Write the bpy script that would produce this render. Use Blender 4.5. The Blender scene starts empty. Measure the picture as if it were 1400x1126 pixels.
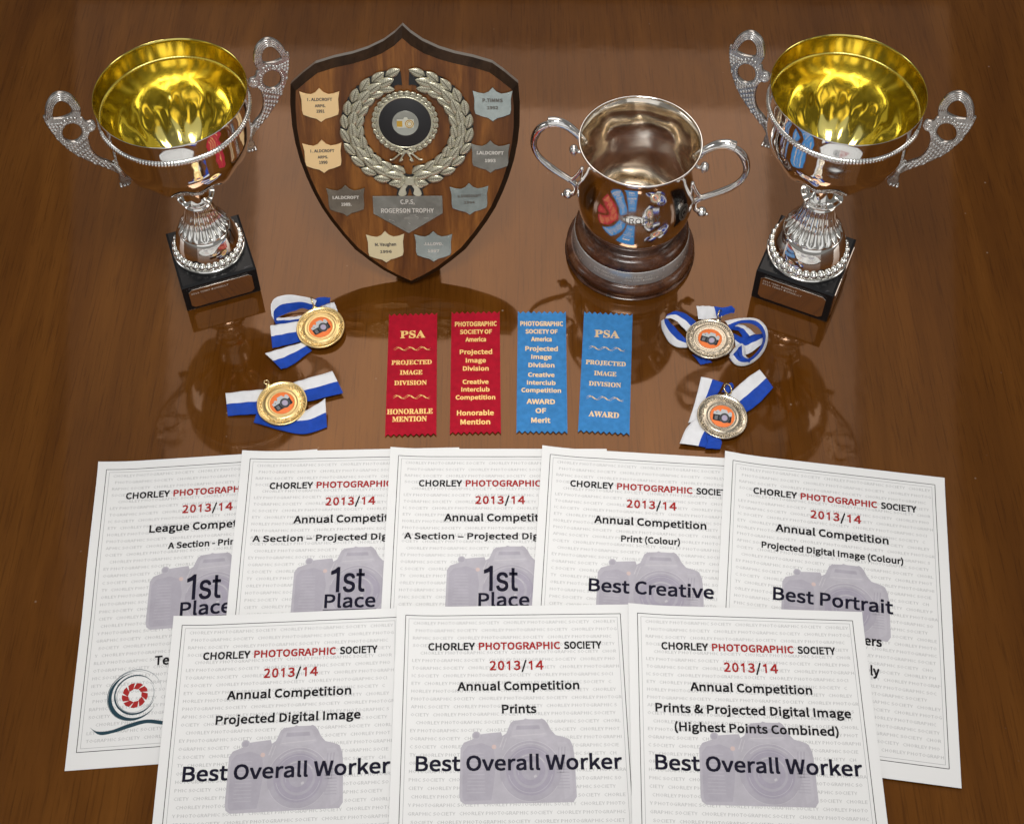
import bpy, math, random, os
from mathutils import Vector, Matrix
from math import sin, cos, pi, radians, sqrt, atan2, hypot

S = bpy.context.scene
COL = S.collection
random.seed(7)

# ---------------------------------------------------------------- camera
cam_data = bpy.data.cameras.new('camera')
cam = bpy.data.objects.new('camera', cam_data)
COL.objects.link(cam)
_p, _roll = 0.895475726, 0.00237067
_F = Vector((0, cos(_p), -sin(_p))); _R = Vector((1, 0, 0)); _U = _R.cross(_F)
_R2 = _R*cos(_roll) + _U*sin(_roll); _U2 = -_R*sin(_roll) + _U*cos(_roll)
cam.matrix_world = Matrix(((_R2.x, _U2.x, -_F.x, 0), (_R2.y, _U2.y, -_F.y, 0), (_R2.z, _U2.z, -_F.z, 1.24559691), (0, 0, 0, 1)))
cam_data.sensor_width = 36.0
cam_data.lens = 2022.24338/1400*36
cam_data.shift_y = -221.3458/1400
cam_data.clip_start = 0.02
cam_data.clip_end = 60
S.camera = cam

# ---------------------------------------------------------------- world and lamps
world = bpy.data.worlds.new('World'); S.world = world
world.use_nodes = True
bg = world.node_tree.nodes['Background']
# an even room: walls dimmer than the pale ceiling, the same all round
_nt = world.node_tree
_tc = _nt.nodes.new('ShaderNodeTexCoord'); _sp = _nt.nodes.new('ShaderNodeSeparateXYZ'); _cr = _nt.nodes.new('ShaderNodeValToRGB')
_nt.links.new(_tc.outputs['Generated'], _sp.inputs[0]); _nt.links.new(_sp.outputs['Z'], _cr.inputs[0]); _nt.links.new(_cr.outputs[0], bg.inputs['Color'])
_e = _cr.color_ramp.elements
_e[0].position = 0.0; _e[0].color = (0.74, 0.72, 0.69, 1)
_e[1].position = 0.97; _e[1].color = (0.98, 0.99, 1.0, 1)
for _p, _c in ((0.50, (0.56, 0.545, 0.52, 1)), (0.72, (0.50, 0.49, 0.475, 1)), (0.86, (0.75, 0.75, 0.75, 1))):
    _x = _e.new(_p); _x.color = _c
bg.inputs['Strength'].default_value = 0.34

def area(name, loc, target, sx, sy, watts, col=(1, 1, 1), spread=180):
    l = bpy.data.lights.new(name, 'AREA'); l.shape = 'RECTANGLE'; l.size = sx; l.size_y = sy
    l.energy = watts; l.color = col; l.spread = radians(spread)
    o = bpy.data.objects.new(name, l); COL.objects.link(o)
    o.location = loc
    o.rotation_euler = (Vector(target) - Vector(loc)).to_track_quat('-Z', 'Y').to_euler()
    return o
area('overhead_area_light', (0.0, 2.36, 2.02), (0.0, 1.0, 0), 1.40, 1.18, 10.0, (1, 0.90, 0.82))
area('overhead_area_light', (0.0, 2.42, 2.07), (0.0, 1.0, 0), 1.90, 1.50, 9.0, (1, 0.90, 0.82))  # wider copy of the panel above, added to soften the sheen's edge
area('overhead_area_light', (0.0, 2.48, 2.12), (0.0, 1.0, 0), 2.50, 1.75, 5.0, (1, 0.90, 0.82))  # widest copy, also added so the table sheen fades out gradually
area('overhead_area_light', (0.0, -0.75, 2.35), (0.0, 0.1, 0), 2.8, 1.7, 8.5, (0.98, 0.99, 1.0))  # unseen light added above the camera to brighten the silver stems
area('added_falloff_light', (0.0, 0.40, 1.62), (0, 0.74, 0), 0.50, 0.35, 2.5, (1.0, 0.985, 0.96), 62)  # added light with a narrow spread, so the table darkens towards its corners
area('window_light', (0.0, -1.9, 1.15), (0, 0.9, 0.2), 3.4, 1.9, 15.0, (0.99, 0.99, 1.0))
area('right_window_light', (2.3, 0.5, 0.95), (0, 0.85, 0.1), 0.85, 1.1, 10, (1.0, 0.98, 0.94))
area('left_window_light', (-2.4, 0.8, 1.0), (0, 0.9, 0.1), 0.75, 1.1, 8, (0.96, 0.98, 1.0))

S.view_settings.view_transform = 'Standard'
S.view_settings.look = 'None'
S.view_settings.gamma = 1
S.view_settings.exposure = -0.25
S.cycles.use_denoising = True
S.cycles.max_bounces = 12
S.cycles.glossy_bounces = 8
S.cycles.sample_clamp_indirect = 6
S.cycles.blur_glossy = 0.3

# ---------------------------------------------------------------- materials
def mat(name, col=(0.5, 0.5, 0.5), rough=0.5, metal=0.0, spec=0.5, coat=0.0, coat_rough=0.03):
    m = bpy.data.materials.new(name); m.use_nodes = True
    b = m.node_tree.nodes['Principled BSDF']
    b.inputs['Base Color'].default_value = (*col, 1)
    b.inputs['Roughness'].default_value = rough
    b.inputs['Metallic'].default_value = metal
    b.inputs['Specular IOR Level'].default_value = spec
    b.inputs['Coat Weight'].default_value = coat
    b.inputs['Coat Roughness'].default_value = coat_rough
    return m
def N(m, t, **kw):
    n = m.node_tree.nodes.new(t)
    for k, v in kw.items():
        if k in n.inputs: n.inputs[k].default_value = v
        else: setattr(n, k, v)
    return n
def LK(m, a, ao, b, bi): m.node_tree.links.new(a.outputs[ao], b.inputs[bi])
def BS(m): return m.node_tree.nodes['Principled BSDF']
def coords(m, scale=(1, 1, 1), kind='Object'):
    tc = N(m, 'ShaderNodeTexCoord'); mp = N(m, 'ShaderNodeMapping'); mp.inputs['Scale'].default_value = scale
    LK(m, tc, kind, mp, 'Vector'); return mp
def ramp(m, stops):
    r = N(m, 'ShaderNodeValToRGB'); e = r.color_ramp.elements
    while len(e) < len(stops): e.new(0.5)
    for k, (p, c) in enumerate(stops): e[k].position = p; e[k].color = (*c, 1) if len(c) == 3 else c
    return r
def noise(m, mp, scale, detail=4, rough=0.5, dist=0.0):
    n = N(m, 'ShaderNodeTexNoise'); n.inputs['Scale'].default_value = scale; n.inputs['Detail'].default_value = detail
    n.inputs['Roughness'].default_value = rough; n.inputs['Distortion'].default_value = dist
    LK(m, mp, 'Vector', n, 'Vector'); return n
def add_bump(m, src, out, strength=0.1, dist=0.001, sock='Normal'):
    b = N(m, 'ShaderNodeBump'); b.inputs['Strength'].default_value = strength; b.inputs['Distance'].default_value = dist
    LK(m, src, out, b, 'Height'); LK(m, b, 'Normal', BS(m), sock); return b
def mixc(m, fac, fo, a, ao, b, bo, blend='MIX'):
    x = N(m, 'ShaderNodeMix', data_type='RGBA', blend_type=blend)
    if fac is not None: LK(m, fac, fo, x, 0)
    LK(m, a, ao, x, 6); LK(m, b, bo, x, 7); return x

def wood_table():
    m = mat('polished table wood', rough=0.05, spec=0.62)
    BS(m).inputs['Specular Tint'].default_value = (1.0, 0.62, 0.40, 1)
    mp = coords(m, (1, 1, 1))
    broad = noise(m, mp, 2.2, 3, 0.5)
    st = coords(m, (70, 2.6, 1)); fine = noise(m, st, 1.0, 6, 0.65, 0.6)
    st2 = coords(m, (420, 14, 1)); pore = noise(m, st2, 1.0, 4, 0.7)
    wv = coords(m, (9, 1.1, 1)); fig = noise(m, wv, 1.0, 5, 0.6, 1.6)
    r1 = ramp(m, [(0.26, (0.072, 0.0225, 0.0026)), (0.50, (0.104, 0.0350, 0.0042)), (0.74, (0.146, 0.0530, 0.0075))])
    LK(m, fig, 'Fac', r1, 'Fac')
    r2 = ramp(m, [(0.30, (0.88, 0.87, 0.86)), (0.70, (1.08, 1.08, 1.08))]); LK(m, fine, 'Fac', r2, 'Fac')
    r3 = ramp(m, [(0.36, (0.62, 0.58, 0.54)), (0.47, (1, 1, 1))]); LK(m, pore, 'Fac', r3, 'Fac')
    r4 = ramp(m, [(0.3, (0.88, 0.86, 0.84)), (0.7, (1.1, 1.1, 1.1))]); LK(m, broad, 'Fac', r4, 'Fac')
    a = mixc(m, None, None, r1, 'Color', r2, 'Color', 'MULTIPLY'); a.inputs[0].default_value = 1
    b = mixc(m, None, None, a, 2, r3, 'Color', 'MULTIPLY'); b.inputs[0].default_value = 0.75
    c = mixc(m, None, None, b, 2, r4, 'Color', 'MULTIPLY'); c.inputs[0].default_value = 1
    sp = N(m, 'ShaderNodeTexVoronoi'); sp.inputs['Scale'].default_value = 42; LK(m, mp, 'Vector', sp, 'Vector')
    sr = ramp(m, [(0.0, (1, 1, 1)), (0.06, (0, 0, 0))]); LK(m, sp, 'Distance', sr, 'Fac')
    sn = noise(m, mp, 23, 2); s2 = ramp(m, [(0.56, (0, 0, 0)), (0.62, (0.55,)*3)]); LK(m, sn, 'Fac', s2, 'Fac')
    sm = mixc(m, None, None, sr, 'Color', s2, 'Color', 'MULTIPLY'); sm.inputs[0].default_value = 1
    dust = N(m, 'ShaderNodeMix', data_type='RGBA'); LK(m, sm, 2, dust, 0); LK(m, c, 2, dust, 6); dust.inputs[7].default_value = (0.42, 0.33, 0.25, 1); c = dust
    LK(m, c, 2, BS(m), 'Base Color')
    mp3 = coords(m, (1, 1, 1)); n3 = noise(m, mp3, 14, 3, 0.5)
    add_bump(m, n3, 'Fac', 0.04, 0.002, 'Normal')
    n4 = noise(m, mp3, 60, 5, 0.7)
    rr = ramp(m, [(0.35, (0.035,)*3), (0.75, (0.085,)*3)]); LK(m, n4, 'Fac', rr, 'Fac'); LK(m, rr, 'Color', BS(m), 'Roughness')
    return m
def wood_shield(name, dark=False):
    m = mat(name, rough=0.34, spec=0.2, coat=0.22, coat_rough=0.08)
    st = coords(m, (42, 5.5, 42)); a = noise(m, st, 1.0, 6, 0.65, 0.8)
    st2 = coords(m, (260, 22, 260)); b = noise(m, st2, 1.0, 4, 0.7)
    if dark:
        BS(m).inputs['Coat Weight'].default_value = 0.0; BS(m).inputs['Specular IOR Level'].default_value = 0.12
        r = ramp(m, [(0.3, (0.018, 0.010, 0.006)), (0.7, (0.046, 0.024, 0.012))])
    else: r = ramp(m, [(0.28, (0.070, 0.020, 0.0040)), (0.5, (0.165, 0.056, 0.0105)), (0.72, (0.34, 0.130, 0.024))])
    LK(m, a, 'Fac', r, 'Fac')
    r2 = ramp(m, [(0.3, (0.6, 0.55, 0.5)), (0.55, (1, 1, 1))]); LK(m, b, 'Fac', r2, 'Fac')
    x = mixc(m, None, None, r, 'Color', r2, 'Color', 'MULTIPLY'); x.inputs[0].default_value = 0.7
    LK(m, x, 2, BS(m), 'Base Color'); add_bump(m, b, 'Fac', 0.08, 0.0005)
    return m
def metal(name, col, rough, scratch=0.0, bump=0.0, bscale=60, tarnish=None):
    m = mat(name, col, rough, 1.0)
    mp = coords(m)
    if tarnish:
        n = noise(m, mp, 35, 6, 0.65); r = ramp(m, [(0.35, tarnish), (0.62, col)]); LK(m, n, 'Fac', r, 'Fac'); LK(m, r, 'Color', BS(m), 'Base Color')
    if scratch:
        n = noise(m, mp, 180, 6, 0.7); r = ramp(m, [(0.4, (rough,)*3), (0.8, (rough+scratch,)*3)]); LK(m, n, 'Fac', r, 'Fac'); LK(m, r, 'Color', BS(m), 'Roughness')
    if bump:
        n2 = noise(m, mp, bscale, 2, 0.4); add_bump(m, n2, 'Fac', bump, 0.001)
    return m
M = {}
M['table'] = wood_table()
M['shield_wood'] = wood_shield('stained shield wood')
M['shield_bevel'] = wood_shield('dark stained bevel wood', True)
M['silver'] = metal('polished silver plate', (0.86, 0.85, 0.83), 0.035, 0.05, 0.02, 45)
M['stem'] = metal('bright stem plate', (0.90, 0.89, 0.85), 0.04, 0.05)
M['cast'] = metal('cast silver handle', (0.90, 0.89, 0.86), 0.22, 0.12, tarnish=(0.62, 0.61, 0.59))
M['cast_dark'] = metal('darkened handle ground', (0.50, 0.48, 0.45), 0.26, 0.12, tarnish=(0.30, 0.28, 0.26))
M['gold'] = metal('gilt lining', (0.71, 0.60, 0.175), 0.12, 0.05, 0.03, 40)
M['oldsilver'] = metal('old silver', (0.88, 0.86, 0.83), 0.06, 0.10, 0.06, 50)
M['oldband'] = metal('worn silver band', (0.52, 0.50, 0.48), 0.20, 0.14, 0.05, 60)
BS(M['oldband']).inputs['Metallic'].default_value = 0.45
M['oldinner'] = metal('tarnished silver inside', (0.92, 0.87, 0.79), 0.10, 0.12, 0.08, 60, tarnish=(0.80, 0.72, 0.60))
M['wreath'] = metal('antique silver leaf', (0.74, 0.70, 0.54), 0.28, 0.14, tarnish=(0.50, 0.47, 0.34))
M['shield_rim'] = mat('backlit lacquered rim', (0.20, 0.17, 0.14), 0.30, spec=0.6, coat=0.6, coat_rough=0.2)  # paler than the bevel: light from behind on the edge, put into the colour
M['veins'] = metal('leaf vein shade', (0.20, 0.18, 0.13), 0.45)
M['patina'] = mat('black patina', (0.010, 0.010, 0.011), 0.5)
M['plate_grey'] = metal('engraved plate grey', (0.40, 0.385, 0.34), 0.14, 0.14, tarnish=(0.28, 0.265, 0.23))
M['plate_dark_reflect'] = metal('engraved plate dark reflection', (0.32, 0.27, 0.21), 0.14, 0.14, tarnish=(0.22, 0.18, 0.14))  # silver plate: dark mirrored surroundings put into the colour, besides tarnish
M['plate_cream_reflect'] = metal('engraved plate cream reflection', (0.80, 0.68, 0.42), 0.28, 0.15)  # silver plate: a cream reflection painted in as its colour
M['plate_warm_reflect'] = metal('engraved plate warm reflection', (0.98, 0.68, 0.34), 0.30, 0.12)  # silver plate: the warm reflection on the left plates painted as base colour
M['plate_cool_reflect'] = metal('engraved plate cool reflection', (0.46, 0.51, 0.48), 0.14, 0.14, tarnish=(0.36, 0.40, 0.38))  # silver plate: blue-grey window reflection put into the colour, besides tarnish
for _k in ('plate_grey', 'plate_dark_reflect', 'plate_cool_reflect'): BS(M[_k]).inputs['Metallic'].default_value = 0.72
for _k in ('plate_cream_reflect', 'plate_warm_reflect'): BS(M[_k]).inputs['Metallic'].default_value = 0.5
BS(M['wreath']).inputs['Metallic'].default_value = 0.78
M['nameplate'] = metal('polished name plate', (0.80, 0.70, 0.62), 0.06, 0.08)
M['engrave'] = mat('engraving dark', (0.10, 0.085, 0.07), 0.6)
M['engrave_light'] = mat('engraving light', (0.62, 0.58, 0.52), 0.5)
M['disc'] = mat('black grained disc', (0.014, 0.013, 0.014), 0.6)
M['coin'] = mat('pearl grey badge', (0.36, 0.36, 0.31), 0.25, 0.3)
M['coin_gold'] = metal('badge gold', (0.75, 0.45, 0.08), 0.25)
M['coin_pale'] = mat('badge pale enamel', (0.62, 0.60, 0.50), 0.35)

m = mat('black marble', (0.012, 0.012, 0.013), 0.22, spec=0.22); M['marble'] = m
mp = coords(m); v = noise(m, mp, 38, 8, 0.75, 1.5)
r = ramp(m, [(0.63, (0.010, 0.010, 0.011)), (0.70, (0.10, 0.10, 0.11)), (0.74, (0.012, 0.012, 0.013))]); LK(m, v, 'Fac', r, 'Fac'); LK(m, r, 'Color', BS(m), 'Base Color')

m = mat('brown bakelite plinth', rough=0.16, spec=0.5); M['plinth'] = m
mp = coords(m, (1, 1, 2.2)); v = noise(m, mp, 28, 9, 0.75, 0.8)
r = ramp(m, [(0.33, (0.018, 0.007, 0.004)), (0.52, (0.080, 0.028, 0.012)), (0.64, (0.135, 0.060, 0.028)), (0.70, (0.40, 0.30, 0.22)), (0.76, (0.12, 0.05, 0.025))]); LK(m, v, 'Fac', r, 'Fac'); LK(m, r, 'Color', BS(m), 'Base Color')
v2 = noise(m, mp, 120, 5, 0.7); rr = ramp(m, [(0.4, (0.10,)*3), (0.7, (0.40,)*3)]); LK(m, v2, 'Fac', rr, 'Fac'); LK(m, rr, 'Color', BS(m), 'Roughness')

def fabric(name, col, sx=900, sy=900, rough=0.55, sheen=0.0, var=0.12):
    m = mat(name, col, rough, spec=0.16)
    mp = coords(m, (sx, sy, 1)); w = N(m, 'ShaderNodeTexWave'); w.inputs['Scale'].default_value = 1.0; w.inputs['Distortion'].default_value = 0.6
    LK(m, mp, 'Vector', w, 'Vector')
    n = noise(m, coords(m), 160, 3)
    r = ramp(m, [(0.3, tuple(c*(1-var) for c in col)), (0.7, tuple(min(1, c*(1+var)) for c in col))]); LK(m, n, 'Fac', r, 'Fac'); LK(m, r, 'Color', BS(m), 'Base Color')
    n2 = noise(m, coords(m, (1, 0.35, 1)), 90, 4, 0.6); sm = N(m, 'ShaderNodeMath', operation='ADD'); LK(m, w, 'Fac', sm, 0); LK(m, n2, 'Fac', sm, 1)
    add_bump(m, sm, 0, 0.35, 0.0004)
    BS(m).inputs['Sheen Weight'].default_value = sheen
    return m
M['red'] = fabric('red satin ribbon', (0.40, 0.006, 0.022), 1500, 3, 0.42)
M['blue'] = fabric('blue satin ribbon', (0.045, 0.215, 0.50), 1500, 3, 0.42)
M['royal'] = fabric('royal blue ribbon', (0.012, 0.062, 0.40), 1200, 1200, 0.5, 0.05)
M['white'] = fabric('white ribbon', (0.76, 0.76, 0.78), 1200, 1200, 0.6, 0.05, 0.04)
M['foil'] = mat('gold foil print', (0.80, 0.50, 0.17), 0.38, 0.35)
M['foil_pale'] = mat('pale gold foil print', (0.72, 0.52, 0.30), 0.40, 0.3)
M['medal_gold'] = metal('gold medal', (0.86, 0.64, 0.29), 0.28, 0.10)
M['medal_bronze'] = metal('champagne medal', (0.58, 0.51, 0.40), 0.24, 0.10)
M['clip'] = metal('gilt ring', (0.78, 0.62, 0.34), 0.15)
M['orange'] = mat('orange sticker', (0.87, 0.21, 0.055), 0.45, spec=0.2)
M['cam_black'] = mat('printed black', (0.025, 0.025, 0.028), 0.45, spec=0.2)
M['cam_silver'] = mat('printed silver', (0.50, 0.52, 0.53), 0.45, spec=0.2)
M['cam_grey'] = mat('printed grey', (0.16, 0.16, 0.17), 0.45, spec=0.2)
M['cam_lens'] = mat('printed lens', (0.42, 0.36, 0.48), 0.4, spec=0.2)

m = mat('certificate paper', (0.78, 0.77, 0.75), 0.7, spec=0.12); M['paper'] = m
n = noise(m, coords(m), 700, 3, 0.6); add_bump(m, n, 'Fac', 0.12, 0.0002)
n = noise(m, coords(m), 5, 3, 0.5); r = ramp(m, [(0.3, (0.735, 0.735, 0.728)), (0.7, (0.77, 0.77, 0.764))]); LK(m, n, 'Fac', r, 'Fac'); LK(m, r, 'Color', BS(m), 'Base Color')
M['ink'] = mat('black ink', (0.013, 0.012, 0.014), 0.5, spec=0.06)
M['navy'] = mat('navy ink', (0.011, 0.010, 0.022), 0.5, spec=0.06)
M['redink'] = mat('red ink', (0.36, 0.022, 0.022), 0.5, spec=0.12)
M['grey'] = mat('grey ink', (0.49, 0.49, 0.49), 0.6, spec=0.12)
M['greyline'] = mat('grey line ink', (0.30, 0.30, 0.31), 0.6, spec=0.12)
M['teal'] = mat('teal ink', (0.018, 0.050, 0.070), 0.5, spec=0.12)
M['teal_soft'] = mat('teal ink thin', (0.13, 0.17, 0.19), 0.5, spec=0.12)
def print_tone(name, col):
    m = mat(name, col, 0.6, spec=0.15); n = noise(m, coords(m), 48, 8, 0.72)
    r = ramp(m, [(0.3, tuple(c*0.90 for c in col)), (0.7, tuple(c*1.10 for c in col))]); LK(m, n, 'Fac', r, 'Fac'); LK(m, r, 'Color', BS(m), 'Base Color'); return m
M['pc1'] = print_tone('camera print body', (0.430, 0.410, 0.455))
M['pc2'] = print_tone('camera print shade', (0.385, 0.365, 0.415))
M['pc3'] = print_tone('camera print light', (0.455, 0.436, 0.480))
M['pc4'] = print_tone('camera print lens', (0.345, 0.322, 0.385))
M['pc5'] = print_tone('camera print marks', (0.52, 0.50, 0.53))
M['pc6'] = print_tone('camera print lamp', (0.56, 0.44, 0.42))

# ---------------------------------------------------------------- mesh helpers
class MB:
    def __init__(s): s.v = []; s.f = []; s.m = []
    def add(s, v, f, mi=0):
        o = len(s.v); s.v += [tuple(p) for p in v]; s.f += [tuple(i+o for i in q) for q in f]; s.m += [mi]*len(f)
    def mesh(s, name, mats, smooth=True):
        me = bpy.data.meshes.new(name); me.from_pydata(s.v, [], s.f)
        for q in (mats if isinstance(mats, (list, tuple)) else [mats]): me.materials.append(M[q] if isinstance(q, str) else q)
        me.polygons.foreach_set('material_index', s.m)
        me.polygons.foreach_set('use_smooth', [smooth]*len(s.f))
        me.update(); return me
    def build(s, name, mats, parent=None, smooth=True, loc=None):
        return link(name, s.mesh(name, mats, smooth), parent, loc)
def link(name, me, parent=None, loc=None):
    o = bpy.data.objects.new(name, me); COL.objects.link(o)
    if parent: o.parent = parent
    if loc: o.location = loc
    return o
def empty(name, loc, rz, label, cat, group=None):
    o = bpy.data.objects.new(name, None); COL.objects.link(o); o.location = loc; o.rotation_euler = (0, 0, rz)
    o.empty_display_size = 0.02
    o['label'] = label; o['category'] = cat
    if group: o['group'] = group
    return o
def lathe(prof, n=128, mod=None, mb=None, mi=0, closed=False):
    """prof: (r, z[, tag]) list; mod(r, z, theta, tag) -> r"""
    mb = mb or MB(); v = []; f = []
    for p in prof:
        r, z = p[0], p[1]; tg = p[2] if len(p) > 2 else 0
        for k in range(n):
            t = 2*pi*k/n; rr = mod(r, z, t, tg) if mod else r
            zz = z
            if isinstance(rr, tuple): rr, zz = rr
            v.append((rr*cos(t), rr*sin(t), zz))
    L = len(prof)
    for i in range(L-1 if not closed else L):
        for k in range(n):
            a, b = i*n+k, i*n+(k+1) % n; c, d = ((i+1) % L)*n+(k+1) % n, ((i+1) % L)*n+k
            f.append((a, b, c, d))
    mb.add(v, f, mi); return mb
def smooth_prof(pts, sub=6):
    out = []
    for i in range(len(pts)-1):
        p0 = pts[max(i-1, 0)]; p1 = pts[i]; p2 = pts[i+1]; p3 = pts[min(i+2, len(pts)-1)]
        for k in range(sub):
            t = k/sub; t2 = t*t; t3 = t2*t
            out.append(tuple(0.5*((2*p1[j]) + (-p0[j]+p2[j])*t + (2*p0[j]-5*p1[j]+4*p2[j]-p3[j])*t2 + (-p0[j]+3*p1[j]-3*p2[j]+p3[j])*t3) for j in range(len(p1))))
    out.append(tuple(pts[-1])); return out
def tube(mb, pts, rad, n=8, cap=True, mi=0, flat=1.0):
    pts = [Vector(p) for p in pts]; L = len(pts)
    rr = rad if isinstance(rad, (list, tuple)) else [rad]*L
    T = [(pts[min(i+1, L-1)] - pts[max(i-1, 0)]).normalized() for i in range(L)]
    up = Vector((0, 0, 1)) if abs(T[0].z) < 0.9 else Vector((1, 0, 0))
    x = T[0].cross(up).normalized(); v = []; f = []
    for i in range(L):
        x = (x - T[i]*x.dot(T[i])).normalized(); y = T[i].cross(x)
        for k in range(n):
            a = 2*pi*k/n; v.append(pts[i] + x*cos(a)*rr[i]*flat + y*sin(a)*rr[i])
    for i in range(L-1):
        for k in range(n): f.append((i*n+k, i*n+(k+1) % n, (i+1)*n+(k+1) % n, (i+1)*n+k))
    if cap: f.append(tuple(range(n-1, -1, -1))); f.append(tuple((L-1)*n+k for k in range(n)))
    mb.add(v, f, mi)
def ball(mb, c, rx, ry=None, rz=None, n=8, m=5, mi=0, rot=None):
    ry = ry or rx; rz = rz or rx; v = []; f = []; c = Vector(c)
    for i in range(1, m):
        a = pi*i/m
        for k in range(n):
            b = 2*pi*k/n; p = Vector((rx*sin(a)*cos(b), ry*sin(a)*sin(b), rz*cos(a)))
            v.append(c + (rot @ p if rot else p))
    t = Vector((0, 0, rz)); v.append(c + (rot @ t if rot else t)); v.append(c - (rot @ t if rot else t))
    for i in range(m-2):
        for k in range(n): f.append((i*n+k, (i+1)*n+k, (i+1)*n+(k+1) % n, i*n+(k+1) % n))
    T = len(v)-2
    for k in range(n): f.append((T, k, (k+1) % n)); f.append((T+1, (m-2)*n+(k+1) % n, (m-2)*n+k))
    mb.add(v, f, mi)
def polyfill(loops, extrude=0.0, bevel=0.0, bres=1):
    """filled 2-D outline with holes as verts/faces, centred on z=0"""
    cu = bpy.data.curves.new('tmp', 'CURVE'); cu.dimensions = '2D'; cu.fill_mode = 'BOTH'
    for L in loops:
        sp = cu.splines.new('POLY'); sp.points.add(len(L)-1); sp.use_cyclic_u = True
        for i, p in enumerate(L): sp.points[i].co = (p[0], p[1], 0, 1)
    cu.extrude = extrude; cu.bevel_depth = bevel; cu.bevel_resolution = bres
    o = bpy.data.objects.new('tmp', cu); me = bpy.data.meshes.new_from_object(o)
    v = [tuple(x.co) for x in me.vertices]; f = [tuple(p.vertices) for p in me.polygons]
    bpy.data.objects.remove(o); bpy.data.curves.remove(cu); bpy.data.meshes.remove(me)
    return v, f
def spline2(pts, sub=4, closed=True):
    n = len(pts); out = []
    rng = range(n) if closed else range(n-1)
    g = (lambda i: pts[i % n]) if closed else (lambda i: pts[min(max(i, 0), n-1)])
    for i in rng:
        p0, p1, p2, p3 = g(i-1), g(i), g(i+1), g(i+2)
        for k in range(sub):
            t = k/sub; t2 = t*t; t3 = t2*t
            out.append(tuple(0.5*((2*p1[j]) + (-p0[j]+p2[j])*t + (2*p0[j]-5*p1[j]+4*p2[j]-p3[j])*t2 + (-p0[j]+3*p1[j]-3*p2[j]+p3[j])*t3) for j in range(len(p1))))
    if not closed: out.append(tuple(pts[-1]))
    return out

# ---------------------------------------------------------------- lettering
_fd = os.path.join(bpy.utils.resource_path('LOCAL'), 'datafiles', 'fonts')
def _font(fn):
    try: return bpy.data.fonts.load(os.path.join(_fd, fn))
    except Exception: return None
FONTS = {'arial': _font('Inter.woff2'), 'calibri': _font('Noto Sans CJK Regular.woff2'), 'serif': _font('NotoSansMath-Regular.woff2')}
def _serif(s):
    out = ''
    for ch in s:
        if 'A' <= ch <= 'Z': out += chr(0x1D400 + ord(ch) - 65)
        elif 'a' <= ch <= 'z': out += chr(0x1D41A + ord(ch) - 97)
        else: out += ch
    return out
_tc = {}
def glyphs(s, font='calibri', bold=0.0, res=2):
    k = (s, font, bold, res)
    if k in _tc: return _tc[k]
    cu = bpy.data.curves.new('tmp', 'FONT')
    if FONTS[font]: cu.font = FONTS[font]
    cu.body = _serif(s) if font == 'serif' and FONTS[font] else s
    cu.size = 1; cu.offset = bold; cu.resolution_u = res; cu.fill_mode = 'FRONT'
    o = bpy.data.objects.new('tmp', cu); me = bpy.data.meshes.new_from_object(o)
    v = [(x.co.x, x.co.y) for x in me.vertices]; f = [tuple(p.vertices) for p in me.polygons]
    bpy.data.objects.remove(o); bpy.data.curves.remove(cu); bpy.data.meshes.remove(me)
    _tc[k] = (v, f); return v, f
_cap = {}
def cap_h(font, bold):
    if (font, bold) not in _cap:
        v, _ = glyphs('H', font, bold); _cap[(font, bold)] = max(p[1] for p in v)
    return _cap[(font, bold)]
def put_text(mb, s, x0, x1, y, cap, font='calibri', bold=0.0, mapf=None, mi=0, res=2):
    """text whose ink spans x0..x1 with its baseline at y and capitals cap high; mapf(x, y) -> 3-D point.
    bold letters are struck several times a hair apart, each strike a hair higher"""
    d = bold*cap*1.15; x0 += d; x1 -= d
    if s == '1': v = [(0.315, 0), (0.41, 0), (0.41, 0.72), (0.345, 0.72), (0.315, 0.57), (0.12, 0.51), (0.12, 0.60), (0.27, 0.66)]; f = [(0, 1, 2, 3, 4), (3, 7, 4), (7, 6, 5, 4)]; ch = 0.72
    else: v, f = glyphs(s, font, 0.0, res); ch = cap_h(font, 0.0)
    a = min(p[0] for p in v); b = max(p[0] for p in v); sx = (x1-x0)/(b-a); sy = cap/ch
    for k, (ox, oy) in enumerate(((0, 0), (-d, -d), (d, -d), (-d, d), (d, d)) if bold else ((0, 0),)):
        pts = []
        for p in v:
            q = mapf(x0+(p[0]-a)*sx+ox, y+p[1]*sy+oy); pts.append((q[0], q[1], q[2]+k*0.000012))
        mb.add(pts, f, mi)

# ---------------------------------------------------------------- table (the setting)
def build_table():
    mb = MB(); X0, X1, Y0, Y1, T, R = -1.15, 1.15, 0.10, 1.62, 0.035, 0.006
    rings = []
    for (inset, z) in ((R, 0.0), (R*0.3, -R*0.3), (0, -R), (0, -T+R), (R, -T)):
        rings.append([(X0+inset, Y0+inset, z), (X1-inset, Y0+inset, z), (X1-inset, Y1-inset, z), (X0+inset, Y1-inset, z)])
    v = [p for r_ in rings for p in r_]; f = [(0, 1, 2, 3)]
    for i in range(4):
        for k in range(4): f.append((i*4+k, (i+1)*4+k, (i+1)*4+(k+1) % 4, i*4+(k+1) % 4))
    f.append((19, 18, 17, 16)); mb.add(v, f)
    o = mb.build('table_top', 'table', smooth=False); o['kind'] = 'structure'
build_table()

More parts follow.
